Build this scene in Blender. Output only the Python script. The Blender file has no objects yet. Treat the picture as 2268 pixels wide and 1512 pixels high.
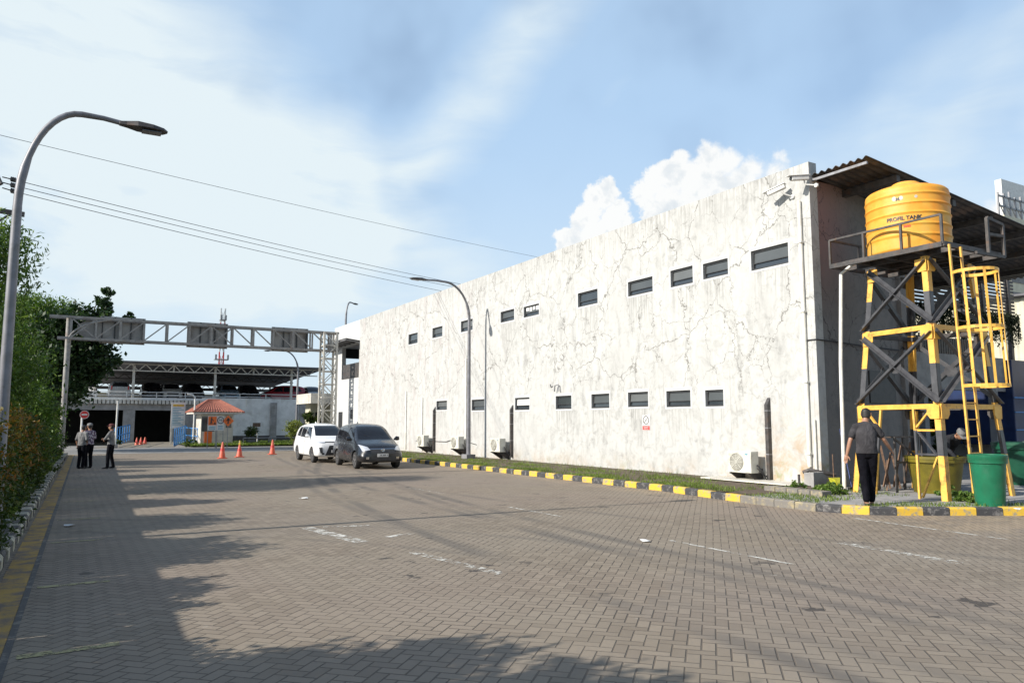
import bpy, bmesh, math, random
import numpy as np
from mathutils import Vector, Matrix, bvhtree
random.seed(7); rng = np.random.default_rng(7)
R = math.radians
scene = bpy.context.scene; col = scene.collection

# ------------------------------------------------------------------ camera
FOC, EYE = 1670.0, 1.65                      # focal length in pixels of a 2268 px wide picture, eye height
PITCH = math.atan((936-756)/FOC); HEAD = math.atan((1134-150)*math.cos(PITCH)/FOC)
FW = Vector((math.sin(HEAD)*math.cos(PITCH), math.cos(HEAD)*math.cos(PITCH), math.sin(PITCH)))
RT = Vector((math.cos(HEAD), -math.sin(HEAD), 0)); UP = RT.cross(FW)
CP = Vector((0, 0, EYE))
cam = bpy.data.objects.new('camera', bpy.data.cameras.new('camera')); col.objects.link(cam)
cam.data.sensor_width = 36; cam.data.lens = FOC*36/2268; cam.data.clip_end = 6000; cam.data.clip_start = .05
cam.location = CP; cam.rotation_euler = (R(90)+PITCH, 0, -HEAD)
scene.camera = cam
def ray(x, y): return FW*FOC+RT*(x-1134)-UP*(y-756)
def onX(x, y, v): d = ray(x, y); return CP+d*(v/d.x)
def onY(x, y, v): d = ray(x, y); return CP+d*(v/d.y)
def onZ(x, y, v=0.): d = ray(x, y); return CP+d*((v-EYE)/d.z)

# ------------------------------------------------------------------ node helper
class G:
    def __init__(s, nt): s.nt = nt; s.n = nt.nodes; s.l = nt.links
    def put(s, sock, v):
        if v is None: return
        if isinstance(v, bpy.types.NodeSocket): s.l.new(v, sock)
        else:
            if hasattr(sock.default_value, '__len__') and not hasattr(v, '__len__'): v = (v,)*len(sock.default_value)
            if hasattr(sock.default_value, '__len__') and len(sock.default_value) == 4 and len(v) == 3: v = (*v, 1)
            sock.default_value = v
    def m(s, op, a, b=None, c=None, clamp=False):
        n = s.n.new('ShaderNodeMath'); n.operation = op; n.use_clamp = clamp
        for i, v in enumerate((a, b, c)):
            if v is not None: s.put(n.inputs[i], v)
        return n.outputs[0]
    def v(s, op, a, b=None, out=0, scale=None):
        n = s.n.new('ShaderNodeVectorMath'); n.operation = op
        s.put(n.inputs[0], a)
        if b is not None: s.put(n.inputs[1], b)
        if scale is not None: s.put(n.inputs['Scale'], scale)
        return n.outputs[out]
    def xyz(s, v):
        n = s.n.new('ShaderNodeSeparateXYZ'); s.put(n.inputs[0], v); return n.outputs
    def comb(s, x, y, z=0.):
        n = s.n.new('ShaderNodeCombineXYZ')
        for i, q in enumerate((x, y, z)): s.put(n.inputs[i], q)
        return n.outputs[0]
    def mix(s, f, a, b, mode='MIX'):
        n = s.n.new('ShaderNodeMix'); n.data_type = 'RGBA'; n.blend_type = mode
        s.put(n.inputs[0], f); s.put(n.inputs[6], a); s.put(n.inputs[7], b); return n.outputs[2]
    def noise(s, vec, scale, detail=4, rough=.55, dist=0., out=0, d2=False):
        n = s.n.new('ShaderNodeTexNoise'); s.put(n.inputs['Vector'], vec)
        n.inputs['Scale'].default_value = scale; n.inputs['Detail'].default_value = detail
        n.inputs['Roughness'].default_value = rough; n.inputs['Distortion'].default_value = dist
        return n.outputs[out]
    def ss(s, x, a, b, lo=0., hi=1.):
        n = s.n.new('ShaderNodeMapRange'); n.interpolation_type = 'SMOOTHSTEP'
        s.put(n.inputs[0], x); s.put(n.inputs[1], a); s.put(n.inputs[2], b); s.put(n.inputs[3], lo); s.put(n.inputs[4], hi)
        return n.outputs[0]
    def obj(s): return s.n.new('ShaderNodeTexCoord').outputs['Object']
    def pos(s): return s.n.new('ShaderNodeNewGeometry').outputs['Position']

# ------------------------------------------------------------------ sun, sky, exposure
SUN_EL, SUN_TRAVEL = 30.0, -1.2              # elevation; direction the light travels, degrees from +X
sun = bpy.data.objects.new('sun', bpy.data.lights.new('sun', 'SUN')); col.objects.link(sun)
sun.data.energy = 5.0; sun.data.angle = R(.53); sun.data.color = (1, .94, .85)
sd = Vector((math.cos(R(SUN_TRAVEL))*math.cos(R(SUN_EL)), math.sin(R(SUN_TRAVEL))*math.cos(R(SUN_EL)), -math.sin(R(SUN_EL))))
sun.rotation_euler = sd.to_track_quat('-Z', 'Y').to_euler()
sun.location = (-30, 0, 30)
scene.view_settings.view_transform = 'Standard'; scene.view_settings.look = 'None'
scene.view_settings.gamma = 1; scene.view_settings.exposure = .35
UPW = [(1663,557,1747,582),(1557,585,1613,607),(1485,600,1535,626),(1391,625,1446,645),(1280,650,1324,671),(1160,680,1194,696),(1109,691,1139,708),(1021,712,1047,730),(958,727,980,744),(905,741,925,759)]
LOW = [(1562,864,1603,899),(1476,866,1530,900),(1391,869,1436,900),(1310,873,1350,903),(1231,877,1266,905),(1141,881,1173,907),(1045,885,1073,908),(967,888,990,907)]
world = bpy.data.worlds.new('World'); scene.world = world; world.use_nodes = True
wn = world.node_tree; wn.nodes.clear(); g = G(wn)
sky = g.n.new('ShaderNodeTexSky'); sky.sky_type = 'NISHITA'; sky.sun_disc = False
sky.sun_elevation = R(SUN_EL); sky.sun_rotation = R(-90-SUN_TRAVEL); sky.altitude = 10; sky.air_density = 1.0; sky.dust_density = .7; sky.ozone_density = 2.2
dirv = g.v('NORMALIZE', g.n.new('ShaderNodeTexCoord').outputs['Generated'])
dx, dy, dz = g.xyz(dirv)
az = g.m('MULTIPLY', g.m('ARCTAN2', dx, dy), 57.2958)          # degrees clockwise from +Y
el = g.m('MULTIPLY', g.m('ARCSINE', dz), 57.2958)
P2 = g.comb(az, el)
def azel(px, py):
    d = ray(px, py).normalized(); return math.degrees(math.atan2(d.x, d.y)), math.degrees(math.asin(d.z))
def ell(px, py, a, b, deg):                                  # soft ellipse of cloud; sizes in degrees, tilt anticlockwise
    A, E = azel(px, py); c, s_ = math.cos(R(deg)), math.sin(R(deg))
    n = g.n.new('ShaderNodeMapping'); n.vector_type = 'TEXTURE'
    n.inputs[1].default_value = (A, E, 0); n.inputs[2].default_value = (0, 0, R(deg)); n.inputs[3].default_value = (a, b, 1)
    g.l.new(warp, n.inputs[0])
    d = g.v('LENGTH', n.outputs[0], out=1)
    return g.m('EXPONENT', g.m('MULTIPLY', g.m('MULTIPLY', d, d), -1.))
wv = g.v('SUBTRACT', g.noise(P2, .09, 3, .5, out=1), (.5, .5, .5))
warp = g.v('ADD', P2, g.v('SCALE', wv, scale=3.2))
cir = None
for (px, py, a, b, deg, w) in ((60, 200, 14, 12, -20, .9), (380, 330, 13, 7, -35, .85), (650, 440, 11, 6, -22, .7), (760, 290, 3.5, 2.2, -30, .35), (930, 330, 12, 3.2, 48, .42), (1080, 180, 13, 2.0, 50, .34), (1240, 40, 12, 2.6, 47, .36), (1420, 130, 9, 1.2, 50, .18),
                               (900, 600, 14, 4.5, -10, .35), (350, 640, 24, 7, 0, .6), (2180, 330, 9, 5.0, 35, .62), (2230, 120, 7, 1.4, 48, .3), (1950, 260, 10, 2.4, 35, .25), (1780, 330, 8, 3, 25, .25)):
    e = g.m('MULTIPLY', ell(px, py, a, b, deg), w); cir = e if cir is None else g.m('ADD', cir, e)
mp = g.n.new('ShaderNodeMapping'); g.l.new(warp, mp.inputs[0]); mp.inputs[2].default_value = (0, 0, R(-46)); mp.inputs[3].default_value = (.28, 1.4, 1)
st = g.noise(mp.outputs[0], .2, 6, .58, .4)
st2 = g.noise(warp, .3, 5, .6)
cir = g.m('MULTIPLY', cir, g.m('ADD', g.ss(st, .25, .7, .55, 1.15), g.ss(st2, .35, .7, -.02, .04)), clamp=True)
hz = g.ss(el, -1., 24., .72, .12)
cir = g.m('MAXIMUM', cir, hz)
skyc = g.mix(1., sky.outputs[0], (1.4, 1.4, 1.35), 'MULTIPLY')
veil = g.m('MULTIPLY', ell(1134, 500, 66, 46, 0), .8)                # thin high cloud over this side of the sky
skyc = g.mix(veil, skyc, (3.75, 5.5, 7.7))
base = g.mix(cir, skyc, (6.2, 7.0, 7.4))
# cumulus heads behind the long building
cw = g.v('SUBTRACT', g.noise(P2, .75, 5, .62, out=1), (.5, .5, .5))
cwp = g.v('ADD', P2, g.v('SCALE', cw, scale=2.0))
dmin = None
for (px, py, r) in ((1345, 425, .95), (1320, 440, 1.0), (1300, 480, 1.2), (1365, 480, 1.2), (1260, 530, 1.2), (1330, 540, 1.8),
                    (1420, 430, .9), (1450, 400, 1.1), (1500, 385, 1.5), (1575, 350, 1.3), (1610, 360, 1.3), (1560, 410, 2.1), (1665, 370, 1.1), (1730, 350, .6), (1640, 420, 1.9), (1480, 480, 2.2), (1720, 400, 1.3), (2205, 460, .8), (2240, 480, 1.2)):
    A, E = azel(px, py)
    d = g.m('SUBTRACT', g.v('DISTANCE', cwp, (A, E, 0), out=1), r*.95-.0)
    if dmin is None: dmin = d
    else: dmin = g.m('SMOOTH_MIN', dmin, d, .35)
cm = g.ss(dmin, .2, g.ss(az, 40., 48., -.16, -.7))
puff = g.noise(P2, .55, 6, .6, .3)
shade = g.m('ADD', g.ss(dmin, -.0, -2.4, 0., .55), g.ss(puff, .42, .68, -.35, .5), clamp=True)
cc = g.mix(shade, (7.9, 7.9, 7.75), (5.6, 6.1, 6.5))
out = g.mix(g.m('MULTIPLY', cm, .93), base, cc)
bg = g.n.new('ShaderNodeBackground'); g.put(bg.inputs[0], out); bg.inputs[1].default_value = .1
wo = g.n.new('ShaderNodeOutputWorld'); g.l.new(bg.outputs[0], wo.inputs[0])
world.cycles.sampling_method = 'MANUAL'; world.cycles.sample_map_resolution = 512

# ------------------------------------------------------------------ materials
def newmat(name):
    m = bpy.data.materials.new(name); m.use_nodes = True
    g = G(m.node_tree); b = g.n['Principled BSDF']; return m, g, b
def bump(g, b, h, dist=.01, strength=.6):
    n = g.n.new('ShaderNodeBump'); n.inputs['Strength'].default_value = strength; n.inputs['Distance'].default_value = dist
    g.put(n.inputs['Height'], h); g.l.new(n.outputs[0], b.inputs['Normal'])
def mat(name, c1, c2=None, scale=4., rough=.6, metal=0., bmp=0., detail=5, spec=.5, coat=0., lo=.35, hi=.65, dirt=None, dscale=1.5, trans=0., emit=None):
    m, g, b = newmat(name); p = g.obj()
    n1 = g.noise(p, scale, detail, .6)
    c = g.mix(g.ss(n1, lo, hi), c1, c2 or tuple(x*.8 for x in c1))
    if dirt: c = g.mix(g.ss(g.noise(p, dscale, 6, .65), .52, .72, 0., .8), c, dirt)
    g.put(b.inputs['Base Color'], c)
    b.inputs['Roughness'].default_value = rough; b.inputs['Metallic'].default_value = metal
    b.inputs['Specular IOR Level'].default_value = spec; b.inputs['Coat Weight'].default_value = coat; b.inputs['Coat Roughness'].default_value = .05
    if bmp: bump(g, b, g.noise(p, scale*4, 4, .6), bmp)
    return m
M = {}
M['steel'] = mat('galvanised_steel', (.30, .30, .31), (.22, .22, .23), 6, .5, .4, dirt=(.2, .17, .14))
M['pole'] = mat('lamp_pole_paint', (.22, .22, .24), (.17, .17, .18), 5, .5, .3, dirt=(.12, .11, .1), dscale=3)
M['gantry'] = mat('gantry_paint', (.3, .29, .27), (.22, .21, .2), 5, .6, .1, dirt=(.2, .13, .09), dscale=4)
M['panelback'] = mat('sign_back', (.33, .32, .30), (.26, .25, .24), 1.5, .6, .2, dirt=(.14, .12, .1))
M['cream'] = mat('cream_paint', (.62, .59, .52), (.5, .48, .43), 3, .6, dirt=(.35, .3, .24))
M['white'] = mat('white_paint', (.72, .72, .70), (.6, .6, .58), 2, .6, dirt=(.45, .44, .4))
M['plaster'] = mat('clean_plaster', (.54, .545, .54), (.49, .495, .49), 3, .85, bmp=.002)
M['black'] = mat('black_frame', (.028, .03, .032), (.045, .045, .047), 8, .45)
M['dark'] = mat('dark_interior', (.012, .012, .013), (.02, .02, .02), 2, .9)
M['darksteel'] = mat('dark_steel', (.05, .048, .047), (.09, .08, .075), 7, .55, .2, dirt=(.12, .07, .045), dscale=5)
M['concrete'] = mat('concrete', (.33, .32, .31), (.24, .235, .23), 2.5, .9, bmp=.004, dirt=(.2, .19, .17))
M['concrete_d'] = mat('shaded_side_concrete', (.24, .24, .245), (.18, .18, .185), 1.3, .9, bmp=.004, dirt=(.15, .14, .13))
M['yellow'] = mat('yellow_tower_paint', (.80, .46, .09), (.70, .38, .06), 5, .45, dirt=(.25, .1, .035), dscale=4)
M['towerblack'] = mat('black_tower_paint', (.05, .05, .055), (.075, .075, .08), 5, .4)
M['pvc'] = mat('white_pipe', (.74, .73, .68), (.62, .6, .54), 4, .4)
M['rubber'] = mat('tyre_rubber', (.02, .02, .02), (.03, .03, .03), 10, .85)
M['alloy'] = mat('alloy_wheel', (.45, .45, .46), (.35, .35, .36), 5, .3, .8)
M['chrome'] = mat('chrome', (.7, .7, .7), (.6, .6, .6), 5, .15, 1.)
M['cablem'] = mat('cable_sheath', (.02, .02, .022), None, 5, .6); M['wire'] = mat('bare_wire', (.1, .11, .13), None, 5, .5, .3)
M['orange'] = mat('cone_orange', (.6, .1, .045), (.5, .085, .04), 5, .5, dirt=(.3, .1, .07), dscale=6)
M['signorange'] = mat('sign_orange', (.85, .17, .02), (.8, .15, .02), 5, .5)
M['signred'] = mat('sign_red', (.62, .04, .035), (.55, .04, .035), 5, .5)
M['bluerail'] = mat('blue_railing', (.04, .22, .55), (.03, .17, .42), 5, .45)
M['green'] = mat('green_plastic', (.012, .15, .075), (.01, .12, .06), 4, .35, spec=.5, dirt=(.03, .14, .08), dscale=5)
M['greend'] = mat('dark_green_plastic', (.012, .09, .05), (.01, .07, .04), 4, .4)
M['tub'] = mat('yellow_tub', (.17, .14, .012), (.12, .10, .01), 4, .5)
M['soil'] = mat('soil', (.07, .05, .035), (.12, .09, .06), 6, .95)
M['trunk'] = mat('bark', (.11, .085, .065), (.06, .048, .038), 8, .9, bmp=.02)
M['skin'] = mat('skin', (.36, .19, .12), (.31, .16, .1), 9, .5)
M['hair'] = mat('hair', (.012, .01, .01), (.02, .018, .016), 40, .6)
M['greyshirt'] = mat('grey_shirt', (.05, .048, .052), (.07, .066, .07), 60, .85, bmp=.01, spec=.1)
M['blacktrousers'] = mat('black_trousers', (.005, .005, .008), (.009, .009, .013), 12, .85, bmp=.01, spec=.1)
M['greyshirt2'] = mat('pale_grey_shirt', (.22, .22, .22), (.28, .28, .27), 30, .85, spec=.1)
M['jacket'] = mat('dark_jacket', (.03, .032, .038), (.05, .05, .055), 12, .85, spec=.1)
M['redcap'] = mat('dark_red_cap', (.1, .02, .02), None, 5, .8)
M['paper'] = mat('litter_paper', (.75, .75, .73), None, 5, .8)
M['wood'] = mat('rough_wood', (.2, .12, .075), (.1, .06, .04), 10, .85, dirt=(.3, .22, .15))
M['blueh'] = mat('blue_handle', (.02, .04, .16), None, 5, .5)
M['dustpan'] = mat('yellow_plastic', (.62, .6, .05), None, 5, .4)
M['navy'] = mat('navy_panel', (.012, .03, .1), (.01, .02, .07), 3, .45)
M['asphalt'] = mat('asphalt', (.2, .195, .185), (.26, .25, .235), 1.2, .9, bmp=.003)
M['earth'] = mat('far_ground', (.22, .2, .17), (.16, .16, .11), .15, .95)
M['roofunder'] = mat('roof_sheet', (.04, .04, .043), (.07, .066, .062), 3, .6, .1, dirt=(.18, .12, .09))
M['paleroof'] = mat('far_roof', (.12, .12, .13), (.16, .16, .17), 2, .7)
M['acwhite'] = mat('ac_casing', (.66, .65, .58), (.56, .55, .48), 5, .5, dirt=(.4, .36, .28), dscale=5)
M['acgrill'] = mat('ac_grille', (.22, .21, .18), (.3, .29, .25), 12, .6)
M['sticker'] = mat('cyan_sticker', (.05, .3, .42), None, 5, .4)

def cloth(name, c1, c2, sc=2.6):
    m, g, b = newmat(name); p = g.obj(); weave = g.noise(p, 90., 2)
    g.put(b.inputs['Base Color'], g.mix(g.ss(g.noise(p, sc*2, 4), .35, .65), g.mix(weave, c1, c2), tuple(t*.75 for t in c1))); b.inputs['Roughness'].default_value = .9; b.inputs['Specular IOR Level'].default_value = .1
    bump(g, b, g.noise(g.v('MULTIPLY', p, (1., 1., .6)), sc*2.2, 3, .5, 1.2), .05, .9); return m
M['greyshirt'] = cloth('grey_shirt', (.05, .048, .052), (.075, .072, .076)); M['greyshirt2'] = cloth('pale_grey_shirt', (.2, .2, .2), (.27, .27, .265))
M['blacktrousers'] = cloth('black_trousers', (.005, .005, .008), (.01, .01, .014)); M['jacket'] = cloth('dark_jacket', (.03, .032, .038), (.05, .05, .055))
def glassmat(name, c, rough=.08):
    m, g, b = newmat(name)
    g.put(b.inputs['Base Color'], g.mix(g.noise(g.obj(), 2., 3), c, tuple(x*1.6+.01 for x in c)))
    b.inputs['Roughness'].default_value = rough; b.inputs['Specular IOR Level'].default_value = .9; return m
M['glass'] = glassmat('window_glass', (.02, .025, .03), .12)
M['pane'] = glassmat('louvre_pane', (.045, .05, .05), .35)
M['pane2'] = glassmat('hazy_pane', (.075, .08, .078), .4); M['pane3'] = glassmat('clear_pane', (.025, .03, .032), .1)
M['carglass'] = glassmat('car_glass', (.004, .005, .008), .04); M['carglass'].node_tree.nodes['Principled BSDF'].inputs['Specular IOR Level'].default_value = .4
def carpaint(name, c, metal=0.):
    m, g, b = newmat(name); b.inputs['Base Color'].default_value = (*c, 1); b.inputs['Roughness'].default_value = .3
    g.put(b.inputs['Roughness'], g.ss(g.noise(g.obj(), 3., 4), .3, .7, .22, .38))
    b.inputs['Metallic'].default_value = metal; b.inputs['Coat Weight'].default_value = .5; b.inputs['Coat Roughness'].default_value = .04; return m
M['carwhite'] = carpaint('white_car_paint', (.8, .8, .79)); M['cardark'] = carpaint('charcoal_car_paint', (.008, .008, .011), 0.)
M['carred'] = carpaint('red_car_paint', (.35, .02, .03)); M['carsilver'] = carpaint('silver_car_paint', (.35, .37, .4), .4); M['carblue'] = carpaint('pale_blue_car_paint', (.3, .42, .55), .2)
M['carblack'] = carpaint('black_car_paint', (.015, .015, .017), .2)
m, g, b = newmat('headlight_lens'); b.inputs['Base Color'].default_value = (.75, .76, .78, 1); b.inputs['Metallic'].default_value = .5; b.inputs['Roughness'].default_value = .12; M['lens'] = m

def leafmat(name, cols, rough=.5):
    m, g, b = newmat(name)
    geo = g.n.new('ShaderNodeNewGeometry'); r = g.n.new('ShaderNodeValToRGB')
    el_ = r.color_ramp.elements
    while len(el_) < len(cols): el_.new(.5)
    for i, c in enumerate(cols): el_[i].position = i/(len(cols)-1); el_[i].color = (*c, 1)
    g.l.new(geo.outputs['Random Per Island'], r.inputs[0])
    c = g.mix(g.ss(g.noise(g.obj(), 1.1, 3), .35, .65, 0., .5), r.outputs[0], tuple(x*.6 for x in cols[0]), 'MIX')
    g.put(b.inputs['Base Color'], c); b.inputs['Roughness'].default_value = rough; b.inputs['Specular IOR Level'].default_value = .3
    tr = g.n.new('ShaderNodeBsdfTranslucent'); g.put(tr.inputs[0], g.mix(1., c, (1.5, 1.6, .7), 'MULTIPLY'))
    ms = g.n.new('ShaderNodeMixShader'); ms.inputs[0].default_value = .3
    g.l.new(b.outputs[0], ms.inputs[1]); g.l.new(tr.outputs[0], ms.inputs[2]); g.l.new(ms.outputs[0], g.n['Material Output'].inputs[0]); return m
M['leaf'] = leafmat('green_leaves', [(.045, .09, .015), (.08, .15, .025), (.13, .21, .04), (.2, .27, .07)])
M['leafdark'] = leafmat('dark_leaves', [(.015, .036, .013), (.025, .055, .018), (.045, .08, .025)])
M['leafrust'] = leafmat('rusty_leaves', [(.06, .075, .014), (.12, .11, .02), (.24, .14, .025), (.3, .12, .03)])
M['leafhedge'] = leafmat('hedge_leaves', [(.025, .05, .012), (.05, .085, .018), (.08, .12, .025), (.12, .11, .03)])
M['leafyel'] = leafmat('yellow_green_leaves', [(.1, .13, .03), (.2, .24, .06), (.32, .34, .1)])
M['grass'] = leafmat('grass_blades', [(.07, .11, .015), (.12, .19, .03), (.19, .26, .05), (.27, .31, .09)])
M['vine'] = leafmat('vine_leaves', [(.008, .014, .007), (.02, .03, .012), (.035, .045, .02)])

# herringbone paving ------------------------------------------------
def paving_mat():
    m, g, b = newmat('herringbone_pavers'); p = g.pos(); W = .105
    x, y, _ = g.xyz(p)
    wob = g.v('SCALE', g.v('SUBTRACT', g.noise(p, .35, 2, .5, out=1), (.5, .5, .5)), scale=.035)
    px, py, _ = g.xyz(g.v('ADD', p, wob))
    k = math.sqrt(.5)/W
    u = g.m('MULTIPLY', g.m('ADD', px, py), k); v = g.m('MULTIPLY', g.m('SUBTRACT', py, px), k)
    i = g.m('FLOOR', u); j = g.m('FLOOR', v); fx = g.m('SUBTRACT', u, i); fy = g.m('SUBTRACT', v, j)
    q = g.m('FLOORED_MODULO', g.m('SUBTRACT', i, j), 4.)
    def eq(a): return g.m('COMPARE', q, float(a), .4)
    e0, e1, e2, e3 = eq(0), eq(1), eq(2), eq(3)
    dl = g.m('ADD', fx, e1); dr = g.m('ADD', g.m('SUBTRACT', 1., fx), e0)
    db = g.m('ADD', fy, e2); dt = g.m('ADD', g.m('SUBTRACT', 1., fy), e3)
    d = g.m('MINIMUM', g.m('MINIMUM', dl, dr), g.m('MINIMUM', db, dt))
    bid = g.comb(g.m('SUBTRACT', i, e1), g.m('SUBTRACT', j, e2))
    wn_ = g.n.new('ShaderNodeTexWhiteNoise'); wn_.noise_dimensions = '2D'; g.put(wn_.inputs['Vector'], bid); rv = wn_.outputs[0]
    gapw = g.ss(g.noise(p, 1.3, 3), .3, .7, .055, .10)
    jm = g.m('MULTIPLY', g.m('SUBTRACT', 1., g.m('SUBTRACT', 1., g.ss(d, g.m('MULTIPLY', gapw, .35), gapw))), 1.)          # 0 in the joint
    c = g.mix(rv, (.19, .155, .115), (.275, .228, .172))
    c = g.mix(g.ss(g.noise(p, .5, 5, .6), .35, .7), c, (.265, .224, .172), 'MIX')
    c = g.mix(g.ss(g.noise(p, 22., 4, .7), .4, .75, 0., .45), c, (.2, .175, .15))
    big = g.noise(p, .16, 4, .6)
    c = g.mix(g.ss(big, .42, .64, 0., .35), c, (.26, .2, .165))
    vc = g.n.new('ShaderNodeTexVoronoi'); vc.inputs['Scale'].default_value = .23; g.put(vc.inputs['Vector'], g.v('ADD', p, g.v('SCALE', g.noise(p, 1.5, 3, .6, out=1), scale=.8)))
    c = g.mix(g.ss(g.xyz(vc.outputs['Color'])[0], .55, .75, 0., .16), c, (.2, .18, .16))
    c = g.mix(g.m('MULTIPLY', g.ss(x, 11.2, 12.5), g.ss(g.noise(p, 1.1, 5, .7), .4, .6, 0., .55)), c, (.4, .31, .21))
    # tyre marks: arcs across the yard
    marks = None
    for (cx, cy, r, w, s_) in ((86.5, 4, 82.05, .13, .6), (88, 3.6, 81.9, .11, .45), (222, 4, 215.85, .13, .6), (117.6, 4, 110.9, .13, .55), (64, 10, 59.3, .12, .4), (-6., 3.5, 11.7, .10, .3), (-6., 3.5, 13.2, .10, .3), (70, 22, 62.4, .12, .35), (30., -8., 26., .1, .3)):
        dd = g.m('ABSOLUTE', g.m('SUBTRACT', g.v('DISTANCE', g.comb(x, y), (cx, cy, 0), out=1), r))
        t = g.m('MULTIPLY', g.ss(dd, w*1.5, w*.3), s_); marks = t if marks is None else g.m('MAXIMUM', marks, t)
    marks = g.m('MULTIPLY', marks, g.ss(g.noise(p, .5, 4), .35, .6))
    c = g.mix(marks, c, (.09, .085, .08))
    # oil drops
    on = g.noise(p, 1.6, 5, .62); ob = g.noise(p, .33, 1)
    oil = g.m('MULTIPLY', g.ss(on, .635, .665), g.ss(ob, .46, .54))
    c = g.mix(g.m('MULTIPLY', oil, .85), c, (.045, .042, .04))
    # old chalky paint
    pn = g.noise(p, 9., 5, .7); pb = g.noise(g.v('ADD', p, (17., 3., 0.)), .27, 3, .5)
    c = g.mix(g.m('MULTIPLY', g.ss(pn, .56, .66), g.ss(pb, .62, .72, 0., .5)), c, (.6, .57, .5))
    c = g.mix(g.ss(g.noise(p, .8, 4, .6), .3, .7, .72, 1.), c, g.mix(jm, (.12, .10, .08), c))
    g.put(b.inputs['Base Color'], c); b.inputs['Roughness'].default_value = .88; b.inputs['Specular IOR Level'].default_value = .25
    h = g.m('ADD', g.m('MULTIPLY', jm, 1.), g.m('ADD', g.m('MULTIPLY', g.noise(p, 60., 3, .7), .12), g.m('MULTIPLY', rv, .22)))
    bump(g, b, h, .006, .9); return m
M['paving'] = paving_mat()

# stained, cracked facade render ------------------------------------
def facade_mat(shade=False):
    m, g, b = newmat('cracked_render' if not shade else 'shaded_side_wall_render'); p = g.pos()
    x, y, z = g.xyz(p)
    wob = g.v('SCALE', g.v('SUBTRACT', g.noise(p, 2.2, 4, .6, out=1), (.5, .5, .5)), scale=.55)
    q = g.v('ADD', p, wob)
    def crack(scale, w, msc, lo, hi, off):
        n = g.n.new('ShaderNodeTexVoronoi'); n.feature = 'DISTANCE_TO_EDGE'; g.put(n.inputs['Vector'], g.v('ADD', g.v('MULTIPLY', q, (1., .8, .62)), off)); n.inputs['Scale'].default_value = scale
        wd = g.ss(g.noise(p, 1.7, 3), .3, .7, w*.25, w)
        return g.m('MULTIPLY', g.ss(n.outputs['Distance'], wd, g.m('MULTIPLY', wd, .25)), g.ss(g.noise(g.v('ADD', p, off), msc, 3), lo, hi))
    c1 = crack(.62, .0125, .35, .3, .45, (3., 1., 4.)); c2 = crack(1.25, .015, .6, .34, .5, (9., 5., 2.))
    c3 = crack(2.6, .018, .9, .46, .6, (1., 8., 3.))
    up = g.ss(z, 1.6, 3.6, .12, 1.)
    ck = g.m('MULTIPLY', g.m('MAXIMUM', g.m('MAXIMUM', g.m('MULTIPLY', c1, .85), g.m('MULTIPLY', c2, .75)), g.m('MULTIPLY', c3, .45)), up)
    base = (.49, .49, .472) if not shade else (.225, .215, .205)  # side wall copy has its shade put into a darker base colour
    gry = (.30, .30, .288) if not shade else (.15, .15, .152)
    # vertical drip stains, mottles
    sv = g.v('MULTIPLY', p, (1., 1.5, .42))
    s1 = g.noise(sv, 2.2, 6, .68, .5); s2 = g.noise(p, 3.4, 8, .72, .8); s3 = g.noise(p, .35, 3, .5)
    f = g.m('ADD', g.ss(s1, .45, .7, 0., .55), g.ss(s2, .46, .68, 0., .65)); f = g.m('MULTIPLY', f, g.ss(s3, .3, .6, .4, 1.), clamp=True)
    c = g.mix(f, base, gry)
    c = g.mix(g.ss(g.noise(p, .5, 4, .6), .5, .7, 0., .5), c, tuple(t*.86 for t in base))
    if not shade:
        # grime washed down below the sills and from the roof edge
        def near_win(L):
            dm = None
            for a in L:
                p0, p1 = onX(a[0], a[1], 15.24), onX(a[2], a[3], 15.24); q_ = g.m('SUBTRACT', g.m('ABSOLUTE', g.m('SUBTRACT', y, (p0.y+p1.y)/2)), (p0.y-p1.y)/2)
                dm = q_ if dm is None else g.m('MINIMUM', dm, q_)
            return dm
        fine = g.noise(g.v('MULTIPLY', p, (1., 5., .25)), 3., 4, .6)
        drip = g.m('MULTIPLY', g.ss(near_win(UPW), .06, -.1), g.m('MULTIPLY', g.ss(z, 4.1, 5.6), g.ss(z, 5.72, 5.64)))
        drip = g.m('MAXIMUM', drip, g.m('MULTIPLY', g.ss(near_win(LOW), .06, -.1), g.m('MULTIPLY', g.ss(z, .9, 2.1), g.ss(z, 2.22, 2.12))))
        drip = g.m('MAXIMUM', drip, g.ss(z, 6.9, 7.95, 0., .8))
        c = g.mix(g.m('MULTIPLY', drip, g.ss(fine, .42, .66, 0., .5)), c, (.2, .195, .18))
        # narrow vertical board joints of the cast wall
        fy = g.m('ABSOLUTE', g.m('SUBTRACT', g.m('FRACT', g.m('DIVIDE', y, 2.63)), .5))
        c = g.mix(g.m('MULTIPLY', g.ss(fy, .006, .002), g.ss(g.noise(p, .8, 2), .42, .58, 0., .55)), c, (.3, .29, .27))
        # damp, rust coloured foot of the wall, strongest by the near corner
        near = g.m('ADD', g.m('MULTIPLY', g.ss(y, 15.2, 12.2), g.ss(z, 2.6, .2)), g.m('MULTIPLY', g.ss(z, .85, .12), .5))
        n4 = g.noise(p, 1.6, 6, .7, .6)
        c = g.mix(g.m('MULTIPLY', g.ss(n4, .4, .68), near), c, (.40, .29, .18))
        c = g.mix(g.m('MULTIPLY', g.ss(g.noise(p, 2.4, 4, .7), .5, .7), g.m('MULTIPLY', near, .6)), c, (.25, .24, .1))
        # rosy grey weathering far along the wall
        c = g.mix(g.m('MULTIPLY', g.ss(y, 24., 34.), g.ss(s1, .5, .7, 0., .45)), c, (.45, .38, .37))
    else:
        c = g.mix(g.m('MULTIPLY', g.ss(x, 17.2, 15.6), g.m('MULTIPLY', g.ss(z, 3.6, 6.6), g.ss(s3, .2, .5))), c, (.27, .18, .17))
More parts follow.
